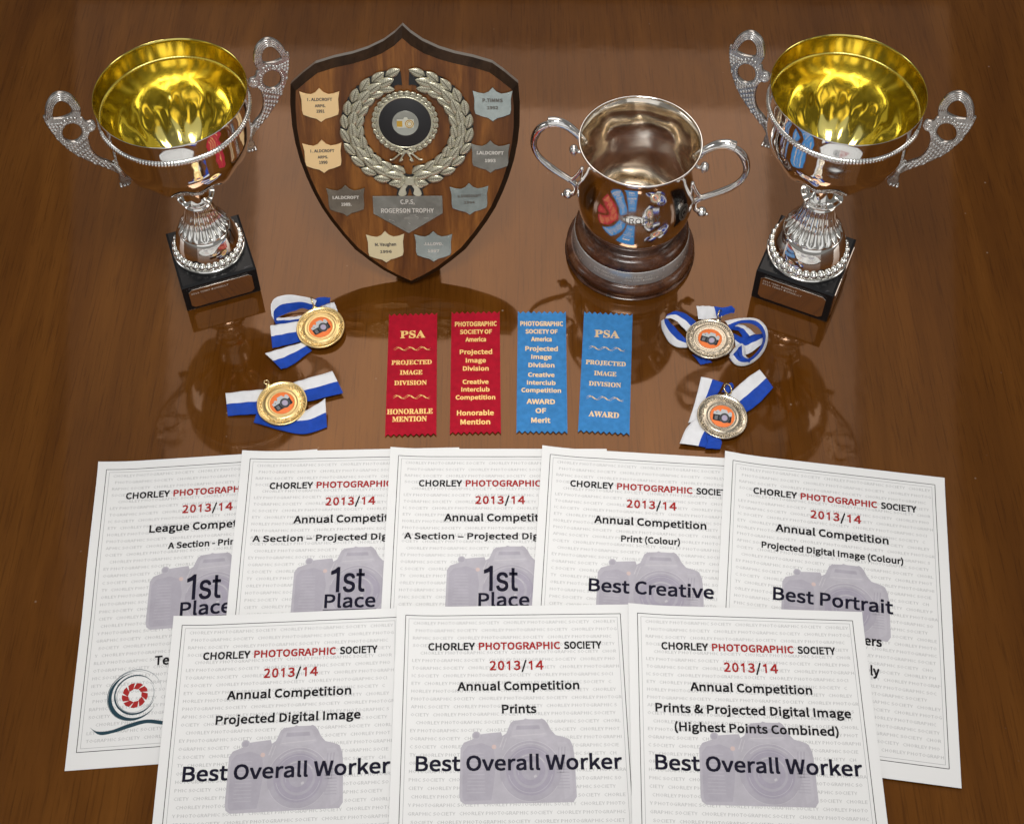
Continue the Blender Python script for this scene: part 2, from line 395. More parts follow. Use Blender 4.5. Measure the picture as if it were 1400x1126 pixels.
# ---------------------------------------------------------------- certificates
PHOTO_W = [' ' * 0]
def wm_rows():
    unit = 'CHORLEY PHOTOGRAPHIC SOCIETY   '; s = unit*120; rows = []; pos = 0
    while len(rows) < 38:
        rows.append(s[pos:pos+69]); pos += 69
    return rows
def lift_fn(front):
    def z(x, y):
        t = max(0.0, 1 - x/42.0); a = 3.4*t*t
        a += 1.3*max(0.0, 1+y/24.0)**2
        if not front: a *= min(1.0, max(0.0, (y+158)/50.0))
        return a/1000.0
    return z
LIFT = {True: lift_fn(True), False: lift_fn(False)}
def mapper(front, h):
    L = LIFT[front]
    return lambda x, y: (x/1000, y/1000, L(x, y) + h)
def rect_line(mb, x0, y0, x1, y1, w, mp_, mi=0):
    """a ruled line broken into short quads so that it follows the sheet"""
    n = max(1, int(hypot(x1-x0, y1-y0)/6)); dx, dy = x1-x0, y1-y0; L = hypot(dx, dy); px, py = -dy/L*w/2, dx/L*w/2
    v = []; f = []
    for i in range(n+1):
        t = i/n; x, y = x0+dx*t, y0+dy*t; v += [mp_(x+px, y+py), mp_(x-px, y-py)]
        if i: f.append((2*i-2, 2*i-1, 2*i+1, 2*i))
    mb.add(v, f, mi)
_wm = {}
def watermark(front):
    if front in _wm: return _wm[front]
    mb = MB(); mp_ = mapper(front, 0.00006)
    cells = {}
    for i, row in enumerate(wm_rows()):
        y = -16.9 - i*6.96
        lead = len(row) - len(row.lstrip()); body = row.strip()
        x = 15.2 + lead*2.3
        gv, gf = glyphs(body, 'calibri', 0.0, 1); a = min(p[0] for p in gv); b = max(p[0] for p in gv); sc = 2.75/cap_h('calibri', 0.0)
        uv, _ = glyphs('CHORLEY PHOTOGRAPHIC SOCIETY   CHORLEY', 'calibri', 0.0, 1); kx = 100.5/(max(p[0] for p in uv)-min(p[0] for p in uv))
        kx = min(kx, (198.6-x)/(b-a))
        for q_ in (-0.05, 0.05):
            mb.add([(lambda t_: (t_[0], t_[1], t_[2]+q_*0.00006))(mp_(x+(p[0]-a)*kx+q_, y+p[1]*sc+q_*0.7)) for p in gv], gf)
    _wm[front] = mb.mesh('background_lettering', 'grey', False); return _wm[front]
_sheet = {}
def sheet(front):
    if front in _sheet: return _sheet[front]
    mb = MB(); L = LIFT[front]; nx, ny = 28, 66; v = []; f = []
    for side in (0, 1):
        for j in range(ny+1):
            for i in range(nx+1):
                x = 210*(i/nx)**1.3; y = -297*(j/ny)**1.35; v.append((x/1000, y/1000, L(x, y) - side*0.00022))
    o = (nx+1)*(ny+1)
    for j in range(ny):
        for i in range(nx):
            a = j*(nx+1)+i; f.append((a, a+nx+1, a+nx+2, a+1)); f.append((a+o, a+1+o, a+nx+2+o, a+nx+1+o))
    for i in range(nx): a = i; f.append((a, a+1, a+1+o, a+o)); a = ny*(nx+1)+i; f.append((a, a+o, a+1+o, a+1))
    for j in range(ny): a = j*(nx+1); f.append((a, a+o, a+nx+1+o, a+nx+1)); a += nx; f.append((a, a+nx+1, a+nx+1+o, a+o))
    mb.add(v, f); _sheet[front] = mb.mesh('sheet', 'paper', False); return _sheet[front]
_cam = {}
def camera_picture(front):
    if front in _cam: return _cam[front]
    mb = MB(); L = LIFT[front]
    def flat(pts, mi, lvl, holes=()):
        v, f = polyfill([pts] + list(holes)); h = 0.00007 + lvl*0.000025
        mb.add([(x/1000, y/1000, L(x, y)+h) for x, y, _ in v], f, mi)
    def circ(cx, cy, r, n=48, a0=0, a1=2*pi): return [(cx+r*cos(a0+(a1-a0)*k/n), cy+r*sin(a0+(a1-a0)*k/n)) for k in range(n)]
    def arc(cx, cy, r, w, a0, a1, mi, lvl, n=28):
        a0, a1 = radians(a0), radians(a1); o = [(cx+(r+w/2)*cos(a0+(a1-a0)*k/n), cy+(r+w/2)*sin(a0+(a1-a0)*k/n)) for k in range(n+1)]
        i = [(cx+(r-w/2)*cos(a0+(a1-a0)*k/n), cy+(r-w/2)*sin(a0+(a1-a0)*k/n)) for k in range(n, -1, -1)]
        flat(o+i, mi, lvl)
    body = [(57.5, -168), (57.8, -150), (58.2, -128), (61, -123.5), (72, -119.3), (73, -116.8), (80, -115.9), (92.5, -114.8), (93.6, -118.2), (97, -116), (100.5, -107.5), (103, -105.2), (112, -104.2),
            (113.5, -103.2), (116, -104.0), (126, -104.0), (127.5, -103.4), (130, -104.8), (132.5, -108), (135, -113.5), (139, -118), (146, -119.8), (151, -122), (153.5, -128), (154.5, -140), (155, -170), (152, -174.5), (62, -175.2), (58.4, -172.5)]
    flat(body, 0, 0)
    flat([(60, -170), (60, -132), (64, -126.5), (76, -124), (86, -128), (88, -142), (86, -160), (84, -172), (62, -172.5)], 1, 1)
    flat([(100, -120), (104, -108), (127, -107.5), (132, -118), (118, -122)], 2, 1)
    flat([(140, -124), (148, -124), (151, -130), (152, -168), (145, -172), (143, -140)], 2, 1)
    flat(circ(117, -148, 26.0), 1, 2)
    arc(117, -148, 25.6, 0.5, 20, 165, 4, 3); arc(117, -148, 25.6, 0.4, 200, 330, 4, 3)
    for k in range(34):
        a = radians(48+84*k/33); arc(117, -148, 22.9, 1.0, 48+84*k/33, 48+84*k/33+1.3, 4, 4, 2)
    flat(circ(117, -148, 20.5), 3, 3); arc(117, -148, 18.5, 0.45, 190, 350, 2, 4); arc(117, -148, 18.8, 0.35, 30, 150, 2, 4)
    flat(circ(117, -148, 14.6), 1, 5); flat(circ(117, -148, 12.4), 3, 6); flat(circ(117, -148, 7.8), 1, 7); arc(117, -148, 10.4, 0.4, 100, 200, 2, 8)
    flat(circ(86.5, -127.5, 2.0, 20), 5, 3)
    for dx in (0, 2.6, 5.2): flat([(139+dx, -150), (140+dx, -150), (142+dx, -128), (141+dx, -128)], 1, 3)
    flat([(91, -128), (92, -128), (95, -119), (94.2, -119)], 4, 3); flat([(93.4, -130), (94, -130), (97.4, -120), (96.8, -120)], 4, 3)
    flat(circ(71.5, -117.6, 3.6, 24), 2, 2); flat(circ(71.5, -117.6, 2.6, 24), 1, 3)
    for k in range(9): flat([(139.5, -163+k*2.6), (149.5, -163+k*2.6), (149.5, -162.3+k*2.6), (139.5, -162.3+k*2.6)], 1, 3)
    for k in range(12): flat([(63.5+0.2*k, -166+k*3.0), (79-0.1*k, -166+k*3.0), (79-0.1*k, -165.3+k*3.0), (63.5+0.2*k, -165.3+k*3.0)], 0, 2)
    flat([(101.5, -118.8), (130.5, -117.0), (130.0, -116.4), (102.0, -118.0)], 4, 3); flat([(106, -109.5), (125, -109.2), (126, -112.6), (105, -113.0)], 1, 2)
    arc(117, -148, 13.4, 0.5, 30, 120, 4, 8); flat([(110.5, -142.0), (114.5, -140.2), (115.6, -142.8), (111.6, -144.8)], 2, 8); flat([(119.5, -152.5), (121.6, -151.2), (122.4, -153.0), (120.2, -154.2)], 4, 8)
    _cam[front] = mb.mesh('camera_picture', ['pc1', 'pc2', 'pc3', 'pc4', 'pc5', 'pc6'], False); return _cam[front]
_bord = {}
def borders(front):
    if front in _bord: return _bord[front]
    res = []
    for ins, w, mt, h in ((8.2, 0.55, 'ink', 0.00008), (11.2, 0.30, 'greyline', 0.00008)):
        mb = MB(); mp_ = mapper(front, h); a, b, c, d = ins, -ins-0.3, 210-ins-1.2, -297+ins+7.2-0.4
        for s in ((a, b, c, b), (c, b, c, d), (c, d, a, d), (a, d, a, b)): rect_line(mb, *s, w, mp_)
        res.append(mb.mesh('border_line', mt, False))
    _bord[front] = res; return res
def logo(front, par):
    mb = MB(); L = LIFT[front]; cx, cy = 53.5, -235.2
    def flat(pts, mi, lvl):
        v, f = polyfill([pts]); mb.add([(x/1000, y/1000, L(x, y)+0.00010+lvl*0.00003) for x, y, _ in v], f, mi)
    for k in range(9):     # iris blades
        a = 2*pi*k/9 + 0.2
        q = [(cx+r_*cos(a+t), cy+r_*sin(a+t)) for r_, t in ((11.2, 0.05), (11.4, 0.32), (11.0, 0.60), (6.2, 0.95), (5.6, 0.30))]
        flat(q, 0, 0)
    def swoosh(r0, a0, a1, w0, ox, oy, mi, n=40):
        o = []; i = []
        for k in range(n+1):
            t = k/n; a = radians(a0+(a1-a0)*t); w = w0*sin(pi*t)**1.2+0.06
            o.append((cx+ox+(r0+w/2)*cos(a), cy+oy+(r0+w/2)*sin(a))); i.append((cx+ox+(r0-w/2)*cos(a), cy+oy+(r0-w/2)*sin(a)))
        flat(o+i[::-1], mi, 1)
    swoosh(21, 95, 330, 3.4, -0.5, -0.3, 1); swoosh(17.5, 20, 250, 1.2, 0, 0.6, 1); swoosh(17.0, 170, 350, 1.6, 0.3, 0.3, 1)
    swoosh(23.0, 10, 200, 0.5, 0.2, 0.3, 2); swoosh(22.4, 60, 260, 0.6, -1.2, -0.4, 2); swoosh(14.8, 120, 320, 0.4, -0.6, -0.4, 2); swoosh(15.8, -60, 40, 0.4, 0.6, 0.6, 2)
    top = spline2([(17, -260.6), (24, -265), (36, -264.8), (50, -260.4), (66, -257.6), (84, -260.5), (100, -259), (112, -255)], 6, False)
    bot = spline2([(17, -260.6), (26, -268), (38, -267.2), (52, -263.6), (66, -260.8), (84, -263.6), (100, -260.6), (112, -255)], 6, False)
    flat(top + bot[::-1][1:-1], 1, 1)
    mb.build('society_logo', ['redink', 'teal', 'teal_soft'], par, False)
# (x, y, turn, height) fitted so each A4 sheet lies where the photograph has it
CERT = [(-0.3982, 0.7314, 4.43, 0.0004), (-0.2609, 0.7440, 1.58, 0.0010), (-0.1175, 0.7478, 0.11, 0.0016), (0.0299, 0.7497, -3.84, 0.0022),
        (0.2067, 0.7437, -7.51, 0.0028), (-0.3019, 0.5713, 2.72, 0.0038), (-0.1027, 0.5813, 0.89, 0.0044), (0.1053, 0.5841, -1.78, 0.0050)]
CL = [('League Competition', 53.7, 159.0, 'A Section - Prints', 72.3, 142.0, -96, 6.0),
      ('Annual Competition', 54.1, 159.5, 'A Section \u2013 Projected Digital Image', 17.4, 193.0, -96.6, 6.0),
      ('Annual Competition', 54.1, 159.5, 'A Section \u2013 Projected Digital Image', 17.4, 193.0, -96.6, 6.0),
      ('Annual Competition', 53.2, 158.2, 'Print (Colour)', 78.8, 133.5, -95.6, 6.0),
      ('Annual Competition', 51.0, 155.3, 'Projected Digital Image (Colour)', 38.3, 168.2, -96.6, 6.0),
      ('Annual Competition', 52.6, 159.9, 'Projected Digital Image', 44.5, 168.4, -99.5, 7.2),
      ('Annual Competition', 55.0, 161.0, 'Prints', 93.5, 123.2, -98.4, 7.2),
      ('Annual Competition', 52.9, 158.4, 'Prints & Projected Digital Image', 22.0, 189.9, -97.6, 7.2)]
CLAB = ['white league competition certificate, leftmost, with red aperture logo at its lower corner',
        'white certificate for first place second from left in the back row, beside the league certificate',
        'white first place certificate in the middle of the back row, above the Prints certificate',
        'white certificate reading Best Creative, for colour print',
        'white certificate reading Best Portrait, rightmost and tilted clockwise',
        'white Best Overall Worker certificate for Projected Digital Image, front row at left',
        'white Best Overall Worker certificate for Prints, middle of the front row',
        'white Best Overall Worker certificate reading Highest Points Combined, front row at right']
for i, (cx, cy, rot, cz) in enumerate(CERT):
    front = i >= 5
    e = empty('certificate', (cx, cy, cz), radians(rot), CLAB[i], 'certificate', 'certificates overlapping on the table')
    link('sheet', sheet(front), e); link('background_lettering', watermark(front), e)
    for q in borders(front): link('border_line', q, e)
    link('camera_picture', camera_picture(front), e)
    mp_ = mapper(front, 0.00032); off = -0.6 if i in (0, 1, 2, 5) else 0.4
    B = 0.036
    mb = MB(); put_text(mb, 'CHORLEY', 28.8, 70.2, -40.8, 6.4, 'calibri', B, mp_, 0); put_text(mb, 'PHOTOGRAPHIC', 73.6, 145.6, -40.8, 6.4, 'calibri', B, mp_, 1)
    put_text(mb, 'SOCIETY', 149.0, 182.2, -40.8, 6.4, 'calibri', B, mp_, 0)
    mb.build('society_lettering', ['ink', 'redink'], e, False)
    mb = MB()
    for ch_, xa, xb in (('2', 83.2, 88.8), ('0', 90.2, 96.0), ('1', 98.0, 101.2), ('3', 104.2, 110.2), ('/', 111.0, 115.6), ('1', 117.4, 120.6), ('4', 123.6, 130.4)):
        put_text(mb, ch_, xa, xb, -59.6, 8.0, 'calibri', 0.030, mp_, 0 if ch_ == '/' else 1)
    mb.build('year_lettering', ['ink', 'redink'], e, False)
    t1, a0, a1, t2, b0, b1_, by, bc = CL[i]
    mb = MB(); put_text(mb, t1, a0, a1, -77.8, 7.2, 'calibri', B, mp_); mb.build('competition_lettering', 'ink', e, False)
    mb = MB(); put_text(mb, t2, b0, b1_, by, bc, 'calibri', B, mp_)
    if i == 7: put_text(mb, '(Highest Points Combined)', 38.0, 177.7, -113.6, bc, 'calibri', B, mp_)
    mb.build('section_lettering', 'ink', e, False)
    mb = MB()
    if i < 3:
        put_text(mb, '1', 92.2, 100.4, -148.6, 24.4, 'arial', 0.012, mp_, 0, 3); put_text(mb, 'st', 103.5, 123.4, -148.6, 24.0, 'arial', 0.012, mp_, 0, 3)
        put_text(mb, 'Place', 87.5, 133.7, -163.8, 12.6, 'calibri', 0.026, mp_, 0, 3); rect_line(mb, 86.4, -166.0, 134.6, -166.0, 0.7, mp_)
    else:
        s, x0, x1 = {3: ('Best Creative', 50.4, 164.1), 4: ('Best Portrait', 50.0, 157.8)}.get(i, ('Best Overall Worker', 20.6, 194.2))
        put_text(mb, s, x0, x1, -147.2, 12.0, 'calibri', 0.028, mp_, 0, 3)
    mb.build('award_lettering', 'navy', e, False)
    if i == 0:
        mb = MB(); put_text(mb, 'Te', 68.3, 81.1, -208.8, 8.0, 'calibri', B, mp_); mb.build('name_lettering', 'ink', e, False); logo(front, e)
    if i == 4:
        mb = MB(); put_text(mb, 'ers', 131.4, 146.9, -180.0, 8.2, 'calibri', B, mp_); put_text(mb, 'ly', 136.4, 144.2, -207.6, 8.2, 'calibri', B, mp_); mb.build('name_lettering', 'ink', e, False)

# ---------------------------------------------------------------- rosette ribbons with printed foil
def award_ribbon(loc, rot, wid, hgt, cmat, lines, flour, label, font, foil):
    e = empty('award_ribbon', loc, radians(rot), label, 'ribbon', 'printed award ribbons in a row')
    teeth = 9; top = []; bot = []
    for k in range(teeth*2+1):
        x = -wid/2 + wid*k/(teeth*2); top.append((x, (0 if k % 2 == 0 else -3.0))); bot.append((x, -hgt + (1.6 if k % 2 else -1.4)))
    def zf(x, y): return 0.0009 + 0.0005*sin((y/hgt)*5.0+x*0.02) + 0.0003*(abs(y+hgt/2)/(hgt/2))**4
    nx, ny = teeth*2, 40; v = []; f = []
    for side in (0, 1):
        for j in range(ny+1):
            for i in range(nx+1):
                t = j/ny; x = top[i][0]; y = top[i][1]*(1-t) + bot[i][1]*t; v.append((x/1000, y/1000, zf(x, y)-side*0.00035))
    o = (nx+1)*(ny+1)
    for j in range(ny):
        for i in range(nx):
            a = j*(nx+1)+i; f.append((a, a+nx+1, a+nx+2, a+1)); f.append((a+o, a+1+o, a+nx+2+o, a+nx+1+o))
    for i in range(nx): a = i; f.append((a, a+1, a+1+o, a+o)); a = ny*(nx+1)+i; f.append((a, a+o, a+1+o, a+1))
    for j in range(ny): a = j*(nx+1); f.append((a, a+o, a+nx+1+o, a+nx+1)); a += nx; f.append((a, a+nx+1, a+nx+1+o, a+o))
    mb = MB(); mb.add(v, f); mb.build('cloth', cmat, e, False)
    mb = MB()
    for s in (-1, 1): rect_line(mb, s*(wid/2-1.6), -3, s*(wid/2-1.6), -hgt+2, 0.35, lambda x, y: (x/1000, y/1000, zf(x, y)+0.00012))
    mb.build('selvedge', cmat, e, False)
    mp_ = lambda x, y: (x/1000, y/1000, zf(x, y)+0.00016)
    for (s, x0, x1, y, cap) in lines:
        mb = MB(); put_text(mb, s, x0, x1, -y, cap, font, 0.045 if font != 'serif' else 0.022, mp_, 0); mb.build('foil_lettering', foil, e, False)
    for y in flour:
        mb = MB()
        for k in range(3):
            c = -12.2+12.2*k
            for dy, ph in ((0.7, 0), (-0.7, 0.5)):
                p = [(c-6.4+12.8*t/12, -y+dy*0.5+1.9*sin(2*pi*(t/12)*(1.0 if dy > 0 else 1.0)+(0 if dy > 0 else -0.9))) for t in range(13)]
                vv = []; ff = []
                for t, (x, yy) in enumerate(p):
                    w = 0.16+0.85*sin(pi*t/12)**2; vv += [mp_(x, yy+w/2), mp_(x, yy-w/2)]
                    if t: ff.append((2*t-2, 2*t-1, 2*t+1, 2*t))
                mb.add(vv, ff)
        mb.build('foil_flourish', foil, e, False)
award_ribbon((-0.1029, 0.9120, 0), 1.6, 50.2, 148, 'red', [('PSA', -13, 13, 31, 8.6), ('PROJECTED', -21, 20, 64, 5.2), ('IMAGE', -12.2, 10.6, 76.4, 5.2), ('DIVISION', -17.6, 15.2, 89, 5.2), ('HONORABLE', -24, 21.4, 123.6, 5.8), ('MENTION', -18.6, 15.6, 132.4, 5.8)],
    (44.5, 103.5), 'red ribbon printed PSA, leftmost of the four, with Honorable Mention in serif capitals', 'serif', 'foil')
award_ribbon((-0.0378, 0.9145, 0), 0.9, 50.2, 148, 'red', [('PHOTOGRAPHIC', -21.5, 22, 18.6, 5.4), ('SOCIETY OF', -16.2, 17, 28.2, 5.0), ('America', -10.4, 10.8, 37.8, 5.0), ('Projected', -16.2, 17, 53.4, 5.2), ('Image', -10, 10.6, 63.8, 5.0), ('Division', -12.8, 13.4, 73.8, 5.0), ('Creative', -13, 13.2, 90, 4.8), ('Interclub', -14.2, 14.2, 99.2, 4.8), ('Competition', -19.8, 19.8, 108.7, 4.8), ('Honorable', -18.4, 18.2, 127.4, 5.4), ('Mention', -14.8, 14.6, 138.0, 5.4)],
    (), 'red ribbon printed Photographic Society of America, between the other red ribbon and a blue one', 'calibri', 'foil')
award_ribbon((0.0313, 0.9150, 0), -0.6, 50.0, 147.5, 'blue', [('PHOTOGRAPHIC', -22.4, 22, 18.6, 5.4), ('SOCIETY OF', -17, 16.4, 28.2, 5.0), ('America', -11, 10.2, 37.8, 5.0), ('Projected', -17, 16.4, 49.8, 5.2), ('Image', -10.8, 10, 59.8, 5.0), ('Division', -13.6, 12.8, 70, 5.0), ('Creative', -14, 12.8, 81.8, 4.8), ('Interclub', -15, 13.8, 91.4, 4.8), ('Competition', -20.6, 19.2, 100.6, 4.8), ('AWARD', -15.2, 13.2, 114.4, 5.4), ('OF', -6.4, 4.4, 125.2, 5.4), ('Merit', -10.6, 8.4, 136.4, 5.4)],
    (), 'blue ribbon printed Award of Merit, beside the red ribbons', 'calibri', 'foil_pale')
award_ribbon((0.1006, 0.9134, 0), -4.0, 50.4, 146.5, 'blue', [('PSA', -13.4, 12.4, 31.5, 8.6), ('PROJECTED', -21, 19.8, 66, 5.2), ('IMAGE', -12, 10.6, 79, 5.2), ('DIVISION', -16.8, 15.6, 92, 5.2), ('AWARD', -15.6, 14.6, 128.6, 6.2)],
    (45.5, 106.5), 'blue ribbon printed PSA and Award, rightmost of the four and tilted clockwise', 'serif', 'foil_pale')

# outlines and ribbon edges in millimetres
HO = [(61.1, 162.5), (65.5, 166.2), (66.5, 173.3), (65.3, 179.4), (68.8, 186.4), (76.8, 195.8), (84.8, 204.5), (95.3, 218.2), (102.3, 229.9), (107.7, 242.7), (111.6, 256.4), (113.7, 267.5), (114.3, 277.0), (112.5, 278.1), (110.2, 286.4), (105.9, 294.8), (99.8, 300.8), (93.8, 301.4), (87.8, 297.2), (83.7, 289.9), (81.7, 280.8), (82.3, 272.6), (84.7, 265.0), (82.5, 264.1), (80.2, 258.1), (74.5, 256.8), (73.2, 251.1), (75.5, 246.8), (79.4, 245.7), (81.3, 248.2), (83.2, 236.6), (83.7, 226.2), (81.4, 214.5), (77.0, 206.4), (70.9, 200.2), (66.1, 193.7), (62.9, 184.9), (60.6, 174.6), (57.2, 169.4), (58.3, 164.1)]
H1 = [(107.5, 273.6), (105.2, 282.9), (101.3, 289.8), (96.0, 292.4), (91.1, 288.5), (88.7, 280.9), (89.6, 273.6), (94.5, 271.3), (99.9, 270.8), (105.5, 272.0)]
H2 = [(86.0, 246.8), (87.7, 242.5), (90.6, 239.3), (94.0, 237.8), (97.6, 238.2), (100.8, 240.4), (103.0, 244.2), (104.0, 248.8), (103.6, 253.6), (101.9, 257.9), (99.1, 261.0), (95.6, 262.5), (92.1, 262.2), (88.9, 260.0), (86.7, 256.3), (85.7, 251.7)]
STRIPS = {'LL': [
 ('wb',[(-241.8, 816.3, 3.0), (-250.4, 813.0, 6.0), (-265.2, 809.5, 9.0), (-284.4, 807.4, 8.0)],
   [(-240.6, 788.5, 2.0), (-252.8, 787.0, 2.0), (-263.5, 786.2, 2.0), (-280.5, 785.4, 1.0)]),
 ('wb',[(-249.7, 800.0, 1.0), (-230.3, 794.0, 2.0), (-208.0, 788.8, 4.0), (-193.8, 792.2, 10.0), (-183.9, 797.7, 14.0)],
   [(-254.3, 778.1, 0.6), (-237.5, 772.5, 1.0), (-221.7, 767.6, 1.0), (-201.6, 764.8, 1.0), (-181.4, 772.7, 1.0)]),
 ('wb',[(-226.7, 821.0, 3.0), (-215.7, 823.4, 5.0), (-204.8, 825.9, 7.0), (-180.2, 833.4, 9.0)],
   [(-219.9, 797.6, 2.0), (-209.3, 800.1, 2.0), (-194.0, 803.5, 3.0), (-168.0, 810.8, 4.0)]),],
'UL': [
 ('wb',[(-202.8, 919.6, 12.0), (-214.2, 922.5, 14.0), (-225.6, 924.1, 15.0), (-236.8, 923.4, 16.0), (-245.3, 919.5, 16.0), (-249.4, 911.9, 14.0), (-248.0, 901.6, 9.0)],
   [(-206.2, 911.4, 4.0), (-218.1, 916.1, 3.0), (-226.1, 913.8, 2.0), (-233.1, 910.8, 2.0), (-239.3, 907.7, 2.0), (-243.6, 903.0, 3.0), (-243.8, 895.3, 4.0)]),
 ('wb',[(-243.4, 902.7, 4.0), (-226.4, 903.4, 5.0), (-209.1, 907.4, 4.0)],
   [(-244.4, 897.5, 1.0), (-229.5, 897.5, 1.0), (-208.8, 900.5, 1.0)]),
 ('wb',[(-248.1, 888.6, 10.0), (-234.5, 892.1, 9.0), (-211.7, 900.4, 4.0)],
   [(-244.8, 867.0, 1.0), (-233.3, 870.0, 1.0), (-210.0, 876.8, 1.0)]),
 ('wb',[(-249.9, 854.0, 10.0), (-236.3, 860.8, 8.0), (-215.5, 871.4, 4.0)],
   [(-232.7, 839.1, 4.0), (-222.8, 845.2, 2.0), (-204.1, 864.2, 1.0)]),
 ('bb',[(-209.9, 921.5, 8.0), (-199.9, 923.6, 12.0), (-188.9, 923.3, 12.0)],
   [(-204.9, 915.4, 4.0), (-196.8, 918.0, 6.0), (-189.5, 920.2, 8.0)]),
 ('ww',[(-198.6, 917.4, 4.0), (-191.4, 920.8, 5.0), (-185.4, 921.7, 6.0)],
   [(-195.2, 912.9, 2.0), (-188.4, 909.9, 2.0), (-180.3, 909.9, 2.0)]),],
'UR': [
 ('bw',[(190.5, 899.2, 4.0), (180.9, 905.8, 8.0), (169.4, 906.8, 12.0), (159.9, 900.7, 14.0)],
   [(182.2, 884.0, 3.0), (174.3, 891.3, 8.0), (166.5, 898.3, 10.0), (158.3, 897.6, 12.0)]),
 ('wb',[(154.1, 897.1, 8.0), (154.9, 889.1, 4.0), (160.3, 877.5, 1.0), (167.8, 869.8, 1.0), (179.7, 868.6, 1.0)],
   [(159.4, 894.7, 16.0), (161.5, 890.4, 16.0), (166.9, 885.0, 14.0), (172.5, 880.0, 10.0), (179.8, 874.8, 5.0)]),
 ('ww',[(191.9, 916.3, 8.0), (200.2, 915.9, 9.0), (209.7, 914.4, 10.0)],
   [(193.4, 903.5, 3.0), (201.4, 903.1, 3.0), (212.9, 904.9, 3.0)]),
 ('bb',[(209.7, 914.4, 10.0), (220.6, 911.8, 12.0), (226.8, 912.3, 14.0), (230.9, 909.8, 12.0)],
   [(212.8, 904.3, 3.0), (219.1, 905.8, 6.0), (225.5, 907.3, 8.0), (230.4, 907.9, 8.0)]),
 ('wb',[(220.3, 899.5, 5.0), (236.2, 900.8, 8.0), (251.5, 897.9, 12.0), (260.1, 888.6, 12.0), (262.3, 878.8, 8.0), (258.8, 866.0, 4.0), (250.1, 854.6, 1.0), (238.2, 846.9, 1.0), (227.3, 847.8, 1.0), (221.0, 857.4, 1.0)],
   [(225.8, 888.4, 4.0), (232.3, 893.4, 8.0), (244.0, 890.1, 14.0), (251.5, 882.3, 18.0), (255.2, 871.6, 18.0), (252.6, 861.9, 14.0), (245.7, 854.1, 10.0), (239.3, 850.1, 8.0), (233.0, 850.7, 8.0), (230.0, 857.8, 6.0)]),
 ('wb',[(232.7, 895.9, 6.0), (242.0, 891.5, 6.0), (250.2, 883.2, 5.0)],
   [(226.3, 890.8, 2.0), (234.2, 888.8, 2.0), (238.0, 879.0, 2.0)]),
 ('bw',[(228.4, 886.6, 1.0), (238.2, 881.0, 2.0), (247.7, 882.5, 4.0), (258.0, 883.1, 6.0)],
   [(229.4, 870.2, 0.6), (238.0, 860.3, 1.0), (248.1, 866.1, 1.0), (257.6, 874.2, 2.0)]),
 ('wb',[(222.1, 860.2, 1.0), (228.9, 868.5, 3.0), (235.3, 871.0, 5.0), (238.1, 865.9, 4.0), (238.4, 857.7, 2.0), (243.8, 854.5, 1.0)],
   [(222.9, 852.6, 1.0), (229.9, 856.8, 6.0), (232.2, 861.7, 10.0), (229.9, 861.7, 10.0), (231.5, 851.6, 8.0), (240.8, 847.3, 6.0)]),
 ('bb',[(183.9, 860.4, 0.6), (197.8, 854.7, 0.6)],
   [(191.7, 848.0, 0.6), (203.8, 850.9, 0.6)]),],
'LR': [
 ('wb',[(189.7, 827.5, 9.0), (185.1, 810.8, 7.0), (179.8, 793.8, 5.0), (173.5, 776.3, 4.0)],
   [(212.0, 822.0, 7.0), (206.5, 812.8, 4.0), (201.3, 804.3, 3.0), (196.7, 784.8, 2.0)]),
 ('wb',[(195.4, 787.3, 1.0), (183.1, 782.0, 5.0), (171.3, 769.7, 6.0), (163.5, 753.2, 4.0)],
   [(209.6, 772.9, 1.0), (204.1, 764.2, 2.0), (202.0, 756.5, 1.5), (199.9, 748.4, 1.0)]),
 ('bb',[(189.9, 761.5, 5.0), (190.8, 754.4, 5.0), (188.2, 748.0, 3.0)],
   [(202.2, 760.9, 3.0), (204.5, 754.4, 5.0), (202.6, 747.7, 3.0)]),
 ('wb',[(216.6, 810.7, 3.0), (225.3, 817.4, 7.0), (236.7, 826.6, 10.0), (248.9, 835.7, 10.0)],
   [(231.0, 789.4, 2.0), (239.1, 794.8, 3.0), (249.2, 803.7, 4.0), (261.4, 817.9, 5.0)]),
 ('bb',[(209.8, 813.5, 3.0), (216.4, 820.8, 6.0), (219.5, 822.1, 7.0)],
   [(215.9, 811.7, 3.0), (220.9, 816.6, 4.0), (222.5, 820.3, 4.0)]),]}

